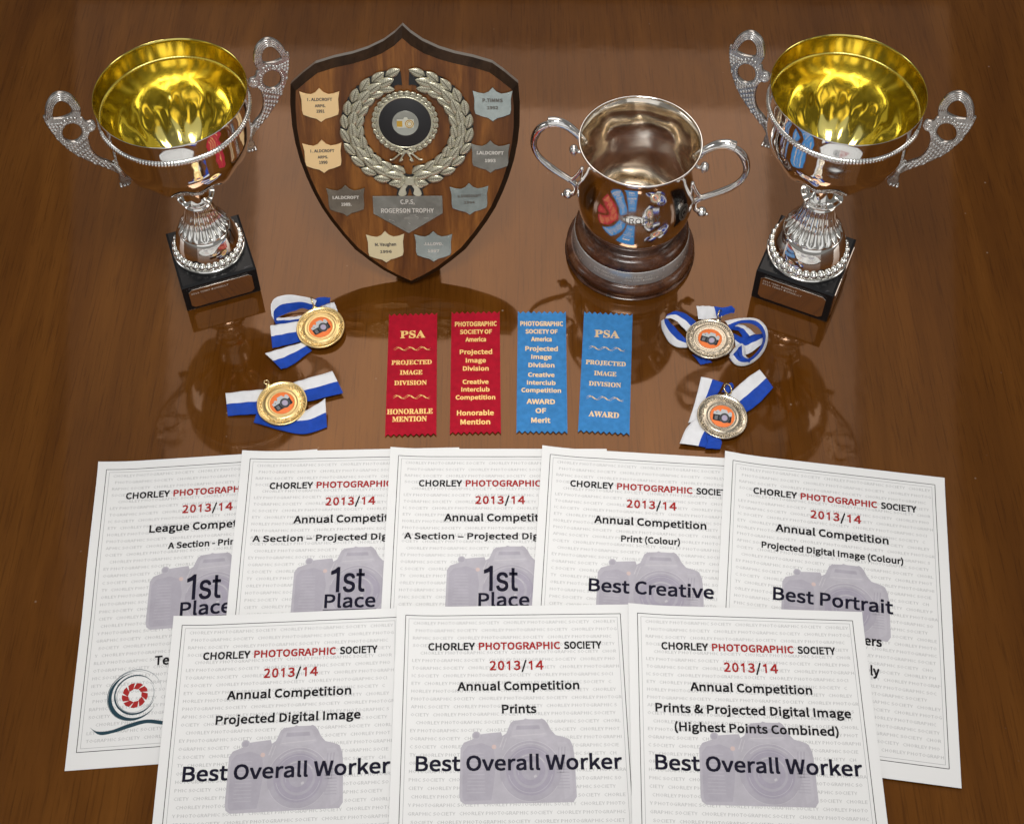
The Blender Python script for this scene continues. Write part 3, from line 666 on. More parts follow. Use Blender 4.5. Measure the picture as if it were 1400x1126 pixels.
# ---------------------------------------------------------------- the two handled cups
def inside(p, poly):
    x, y = p; c = False; j = len(poly)-1
    for i in range(len(poly)):
        xi, yi = poly[i]; xj, yj = poly[j]
        if (yi > y) != (yj > y) and x < (xj-xi)*(y-yi)/(yj-yi)+xi: c = not c
        j = i
    return c
_hm = {}
def handle_meshes():
    if _hm: return _hm
    o = spline2(HO, 3); h1 = spline2(H1, 3); h2 = spline2(H2, 3)
    v, f = polyfill([o, h1, h2], 1.1, 0.55, 1)
    mb = MB(); mb.add([(x/1000, z/1000, y/1000) for x, y, z in v], [q[::-1] for q in f]); _hm['plate'] = mb.mesh('handle', 'cast_dark')
    # relief, on both faces
    mb = MB(); c1 = (98.0, 281.5); c2 = (95.0, 250.2)
    def ray(poly, c, a):
        best = None; dx, dy = cos(a), sin(a)
        for i in range(len(poly)):
            x0, y0 = poly[i]; x1, y1 = poly[(i+1) % len(poly)]; ex, ey = x1-x0, y1-y0; d = dx*ey-dy*ex
            if abs(d) < 1e-9: continue
            t = ((x0-c[0])*ey-(y0-c[1])*ex)/d; u = ((x0-c[0])*dy-(y0-c[1])*dx)/d
            if t > 0 and 0 <= u <= 1 and (best is None or t < best): best = t
        return best
    for s in (-1, 1):
        Y = s*1.60
        for fr in (0.12, 0.38, 0.64, 0.90):
            pts = []
            for k in range(33):
                a = radians(-28 + 236*k/32); ri = ray(h1, c1, a); ro = ray(o, c1, a)
                if ri is None or ro is None: continue
                ro = min(ro, ri+9); r_ = ri+(ro-ri)*fr; pts.append(((c1[0]+r_*cos(a))/1000, Y/1000, (c1[1]+r_*sin(a))/1000))
            tube(mb, pts, 0.00062, 5)
        for k in range(26):
            a = 2*pi*k/26; r_ = ray(h2, c2, a)+1.7; ball(mb, ((c2[0]+r_*cos(a))/1000, Y/1000, (c2[1]+r_*sin(a))/1000), 0.00095, n=6, m=4)
        # overlapping scales down the tail
        axis = spline2([(104, 271), (107, 255), (103, 238), (96, 226), (90, 215), (82, 206), (75, 199), (70, 193)], 5, False)
        row = 0; acc = 0
        for k in range(1, len(axis)):
            acc += hypot(axis[k][0]-axis[k-1][0], axis[k][1]-axis[k-1][1])
            if acc < 2.7: continue
            acc = 0; row += 1; tx, ty = axis[k][0]-axis[k-1][0], axis[k][1]-axis[k-1][1]; L = hypot(tx, ty); tx /= L; ty /= L
            for q in range(-8, 9):
                w = (q + 0.5*(row % 2))*2.9; p = (axis[k][0]-ty*w, axis[k][1]+tx*w)
                if not inside(p, o) or hypot(p[0]-c2[0], p[1]-c2[1]) < 13.4 or inside(p, h1): continue
                R_ = Matrix.Rotation(-atan2(ty, tx), 3, 'Y') @ Matrix.Rotation(s*0.35, 3, 'Z')
                ball(mb, (p[0]/1000, Y/1000*0.93, p[1]/1000), 0.0023, 0.0009, 0.00135, 6, 4, rot=R_)
        tube(mb, [(x/1000, Y/1000, z/1000) for x, z in spline2([(80.5, 246), (83.9, 237), (84.4, 226), (82.1, 214), (77.7, 206), (71.6, 199.4), (67, 193.5), (63.6, 185), (61.4, 175)], 4, False)], 0.0008, 5)
        tube(mb, [((78.0+r_*cos(a))/1000, Y/1000, (251.6+r_*sin(a))/1000) for r_, a in [(4.6-4.0*k/22, 0.6*pi+3.6*pi*k/22) for k in range(23)]], 0.0007, 5)
        for k in range(6): ball(mb, ((88.6+3.2*k)/1000, Y/1000, (267.0+1.9*sin(k*1.1))/1000), 0.0017, 0.0011, 0.0017, 6, 4)
    for k in range(7):
        z = 184.5+1.9*k; x = 64.6+0.30*k+0.05*k*k; tube(mb, [((x-2.3)/1000, -0.0022, (z+1.6)/1000), ((x+2.2)/1000, -0.0022, (z-0.6)/1000)], 0.0008, 5); tube(mb, [((x-2.3)/1000, 0.0022, (z+1.6)/1000), ((x+2.2)/1000, 0.0022, (z-0.6)/1000)], 0.0008, 5)
    for dz in (0, 2.0, 4.0): tube(mb, [((67.0-1.6*dz)/1000, yy/1000, (164.0+0.1*dz)/1000) for yy in (-3, -1, 1, 3)], 0.0013, 6)
    _hm['relief'] = mb.mesh('cast_relief', 'cast'); return _hm

def cup(loc, base_c, base_rot, hand_rot, bw, bh, zs, rs, dz, label, names, sideplate):
    """zs, rs scale the stem; dz lifts bowl and handles"""
    e = empty('trophy_cup', (loc[0], loc[1], 0), hand_rot, label, 'trophy', 'silver cups with gilt insides')
    # marble block (its own turn), chamfered
    rel = Vector((base_c[0]-loc[0], base_c[1]-loc[1], 0)); rel.rotate(Matrix.Rotation(-hand_rot, 3, 'Z'))
    h = bw/2; c = 0.0022; mb = MB(); lv = ((h*0.985, 0.0), (h, c), (h, bh-c), (h-c, bh))
    v = []; f = []
    for w, z in lv: v += [(-w, -w, z), (w, -w, z), (w, w, z), (-w, w, z)]
    for i in range(3):
        for k in range(4): f.append((i*4+k, i*4+(k+1) % 4, (i+1)*4+(k+1) % 4, (i+1)*4+k))
    f += [(3, 2, 1, 0), (12, 13, 14, 15)]; mb.add(v, f); b = mb.build('marble_base', 'marble', e, False, rel); b.rotation_euler = (0, 0, base_rot-hand_rot)
    def plaque(turn, wd, lines):
        mbp = MB(); hh = bh*0.70/2; w = wd/2; k = 0.0035; cz = bh*0.49
        if turn: pts = [(-w, -hh), (w, -hh), (w, hh), (-w, hh)]
        else: pts = [(-w+k, -hh), (w-k, -hh), (w, -hh+k), (w, hh-k), (w-k, hh), (-w+k, hh), (-w, hh-k), (-w, -hh+k)]
        R_ = Matrix.Rotation(turn, 3, 'Z'); vv, ff = polyfill([pts], 0.0004, 0.0003, 1)
        mbp.add([R_ @ Vector((x, -h-0.0006-z, cz+y)) for x, y, z in vv], [q for q in ff]); o = mbp.build('name_plate', 'nameplate', b, False)
        mbt = MB()
        for s, x0, x1, y, cp in lines: put_text(mbt, s, x0, x1, y, cp, 'arial', 0.0, lambda x, y: R_ @ Vector((x/1000, -h-0.00145, cz+y/1000)))
        mbt.build('engraved_lettering', 'engrave_light', b, False)
    plaque(0, bw*0.84, names)
    if sideplate: plaque(pi/2, bw*0.84, [('2009', -28, -18, 8.0, 2.4), ('2010', -28, -18, 4.0, 2.4), ('2011', -28, -18, 0.0, 2.4)])
    Z = lambda z: bh + z*zs
    # foot and fluted stem
    foot = [(0.0370, 0.0000), (0.0376, 0.0004), (0.0376, 0.0014), (0.0368, 0.0022), (0.0352, 0.0026), (0.0340, 0.0030), (0.0330, 0.0060), (0.0334, 0.0090), (0.0331, 0.0110), (0.0328, 0.0140), (0.0317, 0.0190), (0.0302, 0.0240), (0.0285, 0.0290), (0.0268, 0.0328), (0.0261, 0.0337), (0.0263, 0.0344)]
    prof = smooth_prof([(r_*rs, Z(z)) for r_, z in foot], 3)
    mb = lathe(prof, 96); mb.build('foot', 'stem', e)
    mb = MB(); nb = 30
    for k in range(nb):
        a = 2*pi*(k+0.5)/nb; ball(mb, (0.0345*rs*cos(a), 0.0345*rs*sin(a), Z(0.0068)), 0.0030*rs, 0.0038*rs, 0.0036*zs, 14, 9, rot=Matrix.Rotation(a, 3, 'Z'))
    mb.build('beaded_ring', 'stem', e)
    fl = [(0.0263, 0.0343), (0.0259, 0.0356), (0.0240, 0.0384), (0.0213, 0.0420), (0.0189, 0.0460), (0.0170, 0.0505), (0.0158, 0.0555), (0.0144, 0.0605), (0.0134, 0.0655), (0.0129, 0.0700), (0.0129, 0.0715)]
    prof = smooth_prof([(r_*rs, Z(z)) for r_, z in fl], 5)
    zb, zt = Z(0.0348), Z(0.0735)
    def mfl(r_, z, t, tg):
        u = min(1, max(0, (z-zb)/(zt-zb))); a = 0.078*min(1, u*7)*min(1, (1-u)*8+0.1)
        return r_*(1 + a*(abs(cos(10*t))**0.75*2-1.25))
    lathe(prof, 240, mfl).build('fluted_stem', 'stem', e)
    col = [(0.0128, 0.0705), (0.0138, 0.0714), (0.0148, 0.0724), (0.0149, 0.0734), (0.0141, 0.0743), (0.0137, 0.0752), (0.0147, 0.0768), (0.0163, 0.0786), (0.0178, 0.0803), (0.0184, 0.0815), (0.0181, 0.0824), (0.0168, 0.0829), (0.0140, 0.0838), (0.0120, 0.0860)]
    prof = smooth_prof([(r_*rs, Z(z)) for r_, z in col], 4)
    def mcol(r_, z, t, tg):
        u = min(1, max(0, (z-Z(0.077))/(Z(0.081)-Z(0.076)))); return (r_*(1+0.04*u*cos(6*t)), z + 0.0009*u*cos(6*t+0.6))
    lathe(prof, 120, mcol).build('scalloped_collar', 'stem', e)
    # bowl
    lob = 12; zc = 0.222+dz; bb = 0.0675
    def bowlmod(r_, z, t, tg):
        u = min(1, max(0, (0.205+dz - z)/0.040)); u = u*u*(3-2*u); low = min(1, max(0, (z-(zc-bb))/0.010))
        return r_*(1 + 0.046*u*low*cos(lob*t) + 0.0020*sin(3*t+1.0)*u)
    under = [(0.0675*sin(a), zc - bb*cos(a)) for a in [pi/2*k/30 for k in range(2, 30)]]
    out = under + [(0.0677, 0.2225+dz), (0.0684, 0.2300+dz), (0.0690, 0.2380+dz), (0.0694, 0.2410+dz), (0.0698, 0.2475+dz), (0.0704, 0.2560+dz), (0.0709, 0.2640+dz), (0.0713, 0.2668+dz), (0.0714, 0.2676+dz), (0.0711, 0.2681+dz)]
    stem0 = bh + 0.084*zs
    prof = [(0.0150, min(stem0-0.001, zc-bb*0.97)), (0.0150*1.05, zc-bb*0.995)] + [p for p in out if p[0] > 0.0165]
    lathe(prof, 336, bowlmod).build('bowl', 'silver', e)
    inn = [(0.0711, 0.2681+dz), (0.0706, 0.2677+dz), (0.0703, 0.2640+dz), (0.0697, 0.2560+dz), (0.0691, 0.2475+dz), (0.0687, 0.2410+dz), (0.0682, 0.2380+dz), (0.0676, 0.2300+dz), (0.0668, 0.2225+dz)] + [(0.0667*sin(a), zc - (bb-0.0010)*cos(a)) for a in [pi/2*(1-k/34) for k in range(1, 34)]] + [(0.0004, zc-bb+0.001)]
    def innmod(r_, z, t, tg):
        u = min(1, max(0, (0.226+dz - z)/0.050)); u = u*u*(3-2*u); return r_*(1 + 0.026*u*cos(lob*t) + 0.007*u*cos(2*lob*t+1.3)*sin(z*230) + 0.003*sin(5*t+z*90)*u)
    lathe(inn, 336, innmod).build('gilt_lining', 'gold', e)
    mb = MB(); zb_ = 0.2445+dz; nr = 600; v = []; f = []
    for k in range(nr):
        t = 2*pi*k/nr; am = 0.00042*(1 if k % 4 < 2 else -1)
        for j in range(9):
            a = -pi*0.5 + pi*j/8; r_ = 0.0697 + (0.0020+am)*cos(a); v.append((r_*cos(t), r_*sin(t), zb_+0.0031*sin(a)))
    for k in range(nr):
        for j in range(8): f.append((k*9+j, ((k+1) % nr)*9+j, ((k+1) % nr)*9+j+1, k*9+j+1))
    mb.add(v, f); mb.build('milled_band', 'stem', e)
    mb = MB(); v = []; f = []
    for k in range(nr):
        t = 2*pi*k/nr; am = 0.00035*(1 if k % 4 < 2 else -1)
        for j in range(7):
            a = pi*0.5 + pi*j/6; r_ = 0.0692 + (0.0013+am)*cos(a); v.append((r_*cos(t), r_*sin(t), zb_+0.0020*sin(a)))
    for k in range(nr):
        for j in range(6): f.append((k*7+j, ((k+1) % nr)*7+j, ((k+1) % nr)*7+j+1, k*7+j+1))
    mb.add(v, f); o = mb.build('inner_milled_band', 'gold', e)
    hm = handle_meshes()
    for s in (0, 1):
        o = link('handle', hm['plate'], e, (0, 0, dz)); o.rotation_euler = (0, 0, pi*s)
        link('cast_relief', hm['relief'], o)
    return e
cup((-0.317, 0.970), (-0.3151, 0.9645), radians(20.2), radians(21.5), 0.0785, 0.040, 1.0, 1.0, 0.0,
    'silver trophy cup with gilt inside on a black block, left of the wooden shield', [('2014 TERRY DONNELLY', -31, 8, 6.6, 2.6)], False)
cup((0.307, 0.9600), (0.3060, 0.9560), radians(-24.4), radians(-23.5), 0.0820, 0.047, 1.09, 1.13, 0.0165,
    'silver trophy cup with gilt inside on a black block, right of the old two-handled cup', [('2013 TERRY DONNELLY', -32, 4, 10.0, 2.5), ('2014 TERRY DONNELLY', -32, 10, 5.6, 2.5)], True)

# ---------------------------------------------------------------- old loving cup
def old_cup():
    e = empty('loving_cup', (0.127, 0.999, 0), radians(-10), 'old rounded silver two-handled cup on a brown plinth, right of the shield', 'trophy')
    pl = smooth_prof([(0.0000, 0.0), (0.0640, 0.0), (0.0672, 0.0022), (0.0688, 0.0075), (0.0680, 0.0125), (0.0648, 0.0158), (0.0618, 0.0168), (0.0606, 0.0185)], 5)[5:] + [(0.0604, 0.0340), (0.0604, 0.0365)]
    pl += smooth_prof([(0.0604, 0.0365), (0.0600, 0.0400), (0.0585, 0.0435), (0.0560, 0.0462), (0.0530, 0.0476), (0.0505, 0.0482), (0.0478, 0.0500), (0.0462, 0.0535), (0.0450, 0.0548), (0.0380, 0.0552), (0.0, 0.0552)], 4)[1:]
    lathe([(0.0, 0.0)]+pl, 128).build('plinth', 'plinth', e)
    bd = lathe([(0.0605, 0.0172), (0.0622, 0.0174), (0.0624, 0.0180), (0.0610, 0.0352), (0.0607, 0.0364), (0.0600, 0.0366)], 160).build('plinth_band', 'oldband', e)
    mb = MB()
    def onband(x, y): a = x/61.9; r_ = 0.0625-0.00008*(y-18)+0.00025; return (r_*sin(a), -r_*cos(a), y/1000)
    for s, x0, x1, y, cp in (('2013 BARRY AUTY', 2, 30, 28.2, 2.4), ('2014 TERRY DONNELLY', 1, 36, 23.8, 2.4), ('2009 TERRY AUTY', -34, -6, 28.2, 2.4), ('2010 JOHN PARR', -34, -10, 23.8, 2.4)):
        put_text(mb, s, x0, x1, y, cp, 'arial', 0.0, onband)
    mb.build('engraved_lettering', 'engrave_light', bd, False)
    body = smooth_prof([(0.0300, 0.0500), (0.0400, 0.0510), (0.0470, 0.0550), (0.0535, 0.0630), (0.0578, 0.0740), (0.0598, 0.0870), (0.0598, 0.0980), (0.0582, 0.1100), (0.0560, 0.1220), (0.0546, 0.1340), (0.0546, 0.1450), (0.0558, 0.1560), (0.0582, 0.1650), (0.0600, 0.1690), (0.0609, 0.1702)], 5)
    rim = [(0.0613, 0.1707), (0.0615, 0.1716), (0.0612, 0.1724), (0.0606, 0.1726), (0.0600, 0.1721)]
    o = lathe(body+rim, 192, lambda r_, z, t, g: r_*(1+0.0012*sin(3*t+z*60)+0.0008*sin(7*t))).build('body', 'oldsilver', e)
    inner = [(r_-0.0014, z) for r_, z in body[::-1] if z > 0.0535] + [(0.0400, 0.0535), (0.0300, 0.0528), (0.0150, 0.0524), (0.0005, 0.0522)]
    lathe([(0.0600, 0.1721), (0.0596, 0.1708)]+inner, 192, lambda r_, z, t, g: r_*(1+0.006*sin(4*t+z*80)+0.004*sin(9*t-z*50))).build('inside_lining', 'oldinner', e)
    # engraved inscription and crest on the belly
    def bellyr(z):
        for i in range(len(body)-1):
            if body[i][1] <= z <= body[i+1][1]:
                t = (z-body[i][1])/max(1e-9, body[i+1][1]-body[i][1]); return body[i][0]+(body[i+1][0]-body[i][0])*t
        return 0.055
    def onbelly(a0, zc_):
        def g(x, y):
            z = zc_+y/1000; r_ = bellyr(z)+0.00022; a = a0+x/1000/r_; return (r_*sin(a), -r_*cos(a), z)
        return g
    mb = MB(); g = onbelly(radians(12), 0.112)
    put_text(mb, 'TROPHY', -19, 19, 0, 6.6, 'calibri', 0.0, g); rect_line(mb, -20, -2.0, 20, -2.0, 0.35, g)
    mb.build('engraved_lettering', 'engrave', o, False)
    mb = MB(); g = onbelly(radians(62), 0.105)
    for rr, w in ((9.5, 0.5), (7.6, 0.35)):
        n = 40
        for k in range(n):
            a0, a1 = 2*pi*k/n, 2*pi*(k+1)/n; mb.add([g((rr-w)*cos(a0)*0.8, (rr-w)*sin(a0)), g((rr+w)*cos(a0)*0.8, (rr+w)*sin(a0)), g((rr+w)*cos(a1)*0.8, (rr+w)*sin(a1)), g((rr-w)*cos(a1)*0.8, (rr-w)*sin(a1))], [(0, 1, 2, 3)])
    for k in range(24):
        a = 2*pi*k/24; r1 = 2+2*random.random(); rect_line(mb, r1*cos(a)*0.8, r1*sin(a), (r1+3)*cos(a+0.3)*0.8, (r1+3)*sin(a+0.3), 0.5, g)
    mb.build('engraved_crest', 'engrave', o, False)
    def handle_mb():
        mb = MB()
        main = smooth_prof([(0.0550, 0, 0.1570), (0.0630, 0, 0.1668), (0.0735, 0, 0.1765), (0.0835, 0, 0.1800), (0.0930, 0, 0.1775), (0.1015, 0, 0.1690), (0.1062, 0, 0.1560), (0.1068, 0, 0.1440), (0.1030, 0, 0.1315), (0.0960, 0, 0.1215), (0.0870, 0, 0.1130), (0.0760, 0, 0.1050), (0.0670, 0, 0.0985), (0.0625, 0, 0.0935)], 5)
        rad = [0.0030]*len(main)
        for i in range(len(main)):
            t = i/(len(main)-1); rad[i] = 0.0031+0.0012*exp_(t, 0.40, 0.10)+0.0006*exp_(t, 0.75, 0.08) if t > 0.05 else 0.0042
        tube(mb, main, rad, 12)
        for dy in (-0.0021, 0.0021): tube(mb, [(x+0.0022*0, dy, z) for x, _, z in main[22:60]], 0.0018, 8)
        capp = smooth_prof([(0.0560, 0, 0.1600), (0.0640, 0, 0.1700), (0.0740, 0, 0.1790), (0.0840, 0, 0.1822), (0.0920, 0, 0.1805)], 5)
        tube(mb, capp, [0.0036+0.0022*(i/(len(capp)-1)) for i in range(len(capp))], 12)
        tube(mb, smooth_prof([(0.0670, 0, 0.0985), (0.0640, 0, 0.1030), (0.0600, 0, 0.1100), (0.0560, 0, 0.1200)], 4), [0.0022]*13, 8)
        low = smooth_prof([(0.0640, 0, 0.0960), (0.0615, 0, 0.0880), (0.0630, 0, 0.0800), (0.0680, 0, 0.0768)], 4); tube(mb, low, 0.0024, 8)
        ball(mb, (0.0700, 0, 0.0772), 0.0052, 0.0058, 0.0050, 14, 10); ball(mb, (0.0752, 0, 0.0745), 0.0022, 0.0020, 0.0020, 10, 6)
        tube(mb, smooth_prof([(0.0555, 0, 0.1500), (0.0590, 0, 0.1440), (0.0640, 0, 0.1445)], 4), 0.0020, 8)
        ball(mb, (0.0660, 0, 0.1455), 0.0048, 0.0054, 0.0056, 14, 10); ball(mb, (0.0655, 0, 0.1395), 0.0022, 0.0022, 0.0024, 10, 6)
        return mb
    me = handle_mb().mesh('handle', 'oldsilver')
    for s in (0, 1): link('handle', me, e).rotation_euler = (0, 0, pi*s)
def exp_(t, c, w): return math.exp(-((t-c)/w)**2)
old_cup()

# ---------------------------------------------------------------- wooden shield
def shield():
    e = empty('shield_trophy', (-0.1068058, 0.94907952, 0.0030), 0, 'dark wooden shield with silver wreath and small engraved plates, between two cups', 'shield')
    Lr, Yr = radians(24.5), radians(0.5)
    ex = Vector((cos(Yr), sin(Yr), 0)); hh = Vector((-sin(Yr), cos(Yr), 0)); ey = hh*sin(Lr)+Vector((0, 0, 1))*cos(Lr); n = ex.cross(ey)
    e.rotation_euler = Matrix((ex, ey, n)).transposed().to_euler()
    # local frame: x right, y up the face, z out of the face; centimetre figures
    half = [(0.0, 28.40), (0.75, 27.65), (1.9, 26.80), (3.5, 26.02), (5.0, 25.52), (6.8, 25.12), (8.70, 24.52), (9.9, 23.60), (11.25, 22.40), (11.42, 20.4), (11.40, 18.0), (11.22, 16.2), (10.85, 14.2), (10.3, 12.3), (9.75, 10.75), (8.95, 8.9), (8.1, 7.4), (7.0, 5.75), (5.75, 4.05), (4.3, 2.75), (2.9, 1.62), (1.4, 0.72), (0.0, 0.0)]
    hin = [(0.0, 27.05), (0.85, 26.25), (2.1, 25.50), (3.6, 24.92), (5.0, 24.52), (6.75, 24.12), (8.35, 23.60), (9.3, 22.85), (10.50, 21.85), (10.62, 20.2), (10.62, 18.0), (10.45, 16.3), (10.10, 14.4), (9.6, 12.65), (9.05, 11.15), (8.3, 9.4), (7.45, 7.95), (6.4, 6.35), (5.2, 4.80), (3.9, 3.62), (2.6, 2.52), (1.3, 1.68), (0.0, 1.00)]
    hin = [(hx+(ox-hx)*0.22, hy+(oy-hy)*0.22) for (hx, hy), (ox, oy) in zip(hin, half)]; hin[0] = (0.0, hin[0][1]); hin[-1] = (0.0, hin[-1][1])
    X0 = 0.08
    full = lambda h: [(x+X0, y) for x, y in h] + [(-x+X0, y) for x, y in h[-2:0:-1]]
    O, I = full(half), full(hin); mb = MB(); nO = len(O)
    v = [(x/100, y/100, -0.0085) for x, y in O] + [(x/100, y/100, -0.0005) for x, y in O] + [(x/100, y/100, 0.0072) for x, y in I]
    f = []; mi = []
    for k in range(nO):
        q = (k+1) % nO; f += [(k, q, nO+q, nO+k), (nO+k, nO+q, 2*nO+q, 2*nO+k)]
    f.append(tuple(range(nO))); mb.add(v, [q[::-1] for q in f], 0)
    for k in range(nO): mb.m[2*k] = 1
    bo = mb.build('bevelled_edge', ['shield_bevel', 'shield_rim'], e, False)
    mb = MB(); vv, ff = polyfill([[(x/100, y/100) for x, y in I]], 0.0004, 0); mb.add([(x, y, z+0.0073) for x, y, z in vv], ff); mb.build('face_board', 'shield_wood', e, False)
    F = 0.0078
    # easel leg behind
    mb = MB(); a, b = Vector((0.0, 0.16, -0.0085)), Vector((0.0, 0.16, -0.0085))
    foot_w = n*0 + Vector((0, 0.115, 0)); inv = Matrix((ex, ey, n)); ft = inv @ Vector((0.0, 0.118, -0.003))
    w = 0.028; vv = []
    for P_, s_ in ((a, 1), (ft, 0.7)):
        for dx in (-w*s_, w*s_):
            for dz in (0, 0.005): vv.append((P_.x+dx, P_.y+dz*0.3, P_.z-dz))
    mb.add(vv, [(0, 2, 3, 1), (4, 5, 7, 6), (0, 4, 6, 2), (1, 3, 7, 5), (0, 1, 5, 4), (2, 6, 7, 3)]); mb.build('easel_leg', 'shield_bevel', e, False)
    # plates
    def plate(cx, cy, mt, lines, tilt, ink='engrave'):
        s = [(-1.93, 1.42), (-1.35, 1.22), (-0.85, 1.15), (-0.4, 1.35), (0.0, 1.78), (0.4, 1.35), (0.85, 1.15), (1.35, 1.22), (1.93, 1.42), (1.78, 0.6), (1.80, -0.5), (1.70, -0.95), (1.05, -1.22), (0.45, -1.38), (0.0, -1.72), (-0.45, -1.38), (-1.05, -1.22), (-1.70, -0.95), (-1.80, -0.5), (-1.78, 0.6)]
        vv, ff = polyfill([[(x/100, y/100) for x, y in s]], 0.0003, 0.00035, 1); mb = MB(); mb.add(vv, ff)
        o = mb.build('name_plate', [mt], e, False, (cx/100, cy/100, F+0.0012)); o.rotation_euler = (radians(tilt[0]), radians(tilt[1]), radians(tilt[2]))
        mb = MB()
        for t_, wd, y, cp in lines: put_text(mb, t_, -wd/2, wd/2, y, cp, 'calibri', 0.05, lambda x, y: (x/1000, y/1000, 0.00078))
        mb.build('engraved_lettering', ink, o, False)
        for dx in (-1.55, 1.55):
            mb = MB(); ball(mb, (dx/100, 0.0112, 0.0007), 0.0006, 0.0006, 0.0004, 6, 4); mb.build('pin', mt, o)
    plate(-8.25, 20.50, 'plate_warm_reflect', [('I . ALDCROFT', 24.5, 5.0, 2.9), ('ARPS.', 10.5, -1.6, 2.7), ('1991', 8.0, -7.4, 3.0)], (0, 0.5, 0), 'engrave')
    plate(-8.30, 15.00, 'plate_warm_reflect', [('I . ALDCROFT', 24.0, 5.0, 2.9), ('ARPS.', 10.5, -1.6, 2.7), ('1990', 8.5, -7.4, 3.0)], (-1.5, 0, 1.0))
    plate(-6.22, 10.10, 'plate_dark_reflect', [('I.ALDCROFT', 27, 2.6, 3.2), ('1989.', 10.5, -5.2, 3.2)], (2, -1, 0.5), 'engrave_light')
    plate(-2.40, 4.80, 'plate_cream_reflect', [('M. Vaughan', 22, 1.8, 3.2), ('1996', 12, -6.2, 2.8)], (-2, 1, 0.5))
    plate(2.55, 4.83, 'plate_cool_reflect', [('J.LLOYD.', 20, 2.2, 3.0), ('1997', 12, -6.0, 2.8)], (1, 1, -0.5), 'engrave_light')
    plate(6.35, 10.22, 'plate_cool_reflect', [('G.SHAKESHAFT', 24, 2.6, 2.8), ('1994', 11, -4.6, 2.6)], (0.5, 2, 0.5))
    plate(8.52, 14.90, 'plate_grey', [('I.ALDCROFT', 27, 3.0, 3.4), ('1993', 11, -5.4, 3.2)], (1, -1, -0.5), 'engrave_light')
    plate(8.80, 20.50, 'plate_cool_reflect', [('P.TIMMS', 20, 3.0, 3.4), ('1992', 11, -4.6, 3.0)], (0, -2, 0))
    vv, ff = polyfill([[(-.0352, .0213), (.0352, .0213), (.0352, .0020), (0, -.0205), (-.0352, .0020)]], 0.0003, 0.0004, 1)
    mb = MB(); mb.add(vv, ff); o = mb.build('title_plate', 'plate_grey', e, False, (0.0004, 0.0846, F+0.0008)); o.rotation_euler = (radians(1), 0, 0)
    mb = MB(); g = lambda x, y: (x/1000, y/1000, 0.00082)
    put_text(mb, 'C.P.S.', -7.4, 7.2, 13.0, 4.8, 'calibri', 0.03, g); put_text(mb, 'ROGERSON TROPHY', -27.5, 26.5, 3.0, 4.8, 'calibri', 0.03, g); mb.build('engraved_lettering', 'engrave_light', o, False)
    mb = MB()
    for k in range(16):
        x, y = random.uniform(-26, 22), random.uniform(-10, 12); a_ = random.uniform(-0.9, 0.3); l = random.uniform(2, 12)
        if abs(x)+abs(min(y, 0))*1.3 < 26: rect_line(mb, x, y, x+l*cos(a_)*0.6, y+l*sin(a_)*0.5, 0.18, g)
    mb.build('scratches', 'engrave_light', o, False)['kind'] = 'stuff'
    # wreath of separate leaves
    def leaf_mesh(name, mt, broad=1.0, n=9):
        mb = MB(); v = []; f = []
        for i in range(n):
            t = i/(n-1); w = broad*sin(pi*min(1, t**0.85))**0.75*0.5 if 0 < t < 1 else 0.0; zt = 0.10*sin(pi*t)
            for j, s in enumerate((-1, -0.55, -0.06, 0.06, 0.55, 1)):
                hgt = (0.0, 0.8, 0.55, 0.55, 0.8, 0.0)[j]; v.append((t-0.5, s*w+(0.0 if abs(s) > 0.1 else 0), zt*hgt+0.03*hgt))
        for i in range(n-1):
            for j in range(5): f.append((i*6+j, (i+1)*6+j, (i+1)*6+j+1, i*6+j+1))
        sk = len(v); v += [(x, y, -0.04) for x, y, z in v[0::6]] + [(x, y, -0.04) for x, y, z in v[5:sk:6]]
        for i in range(n-1): f.append((i*6, sk+i, sk+i+1, (i+1)*6)); f.append((i*6+5, (i+1)*6+5, sk+n+i+1, sk+n+i))
        mb.add(v, f)
        vv = []; ff = []
        for i in range(n):
            t = i/(n-1); x, y, z = v[i*6+2]; z += 0.012; w_ = 0.035 if 0 < i < n-1 else 0.0; vv += [(x, -w_, z), (x, w_, z)]
            if i: ff.append((2*i-2, 2*i, 2*i+1, 2*i-1))
        mb.add(vv, ff, 1)
        for i in range(1, n-2):      # side veins
            x, z = v[i*6][0], v[i*6+1][2]+0.010; w = abs(v[i*6+1][1])*1.25
            for s in (-1, 1): mb.add([(x, s*0.03, v[i*6+2][2]+0.012), (x+0.02, s*0.03, v[i*6+2][2]+0.012), (x+0.13, s*w, z), (x+0.11, s*w, z)], [(0, 1, 2, 3)], 1)
        return mb.mesh(name, [mt, 'veins'])
    cx, cy = 0.24, 18.05
    mb = MB()      # black cut-out backing with a scalloped edge
    leaves = []
    def place(a, r_, ln, br, skew, zz, side): leaves.append((a, r_, ln, br, skew, zz, side))
    for side in (-1, 1):
        for k in range(12):
            t = k/11; a = radians(12+158*t)      # measured from straight down
            ext = 6.18 if t < 0.9 else 6.3
            place(a-0.02, 6.28-0.05*k*0.2, 1.75, 0.98, 0.30, 0.0, side)
            if k < 11: place(a+0.06, 5.42, 1.95, 1.05, 0.02, 0.0012, side)
            if k < 11: place(a+0.01, 4.72, 1.65, 0.95, -0.36, 0.0002, side)
    base = MB()
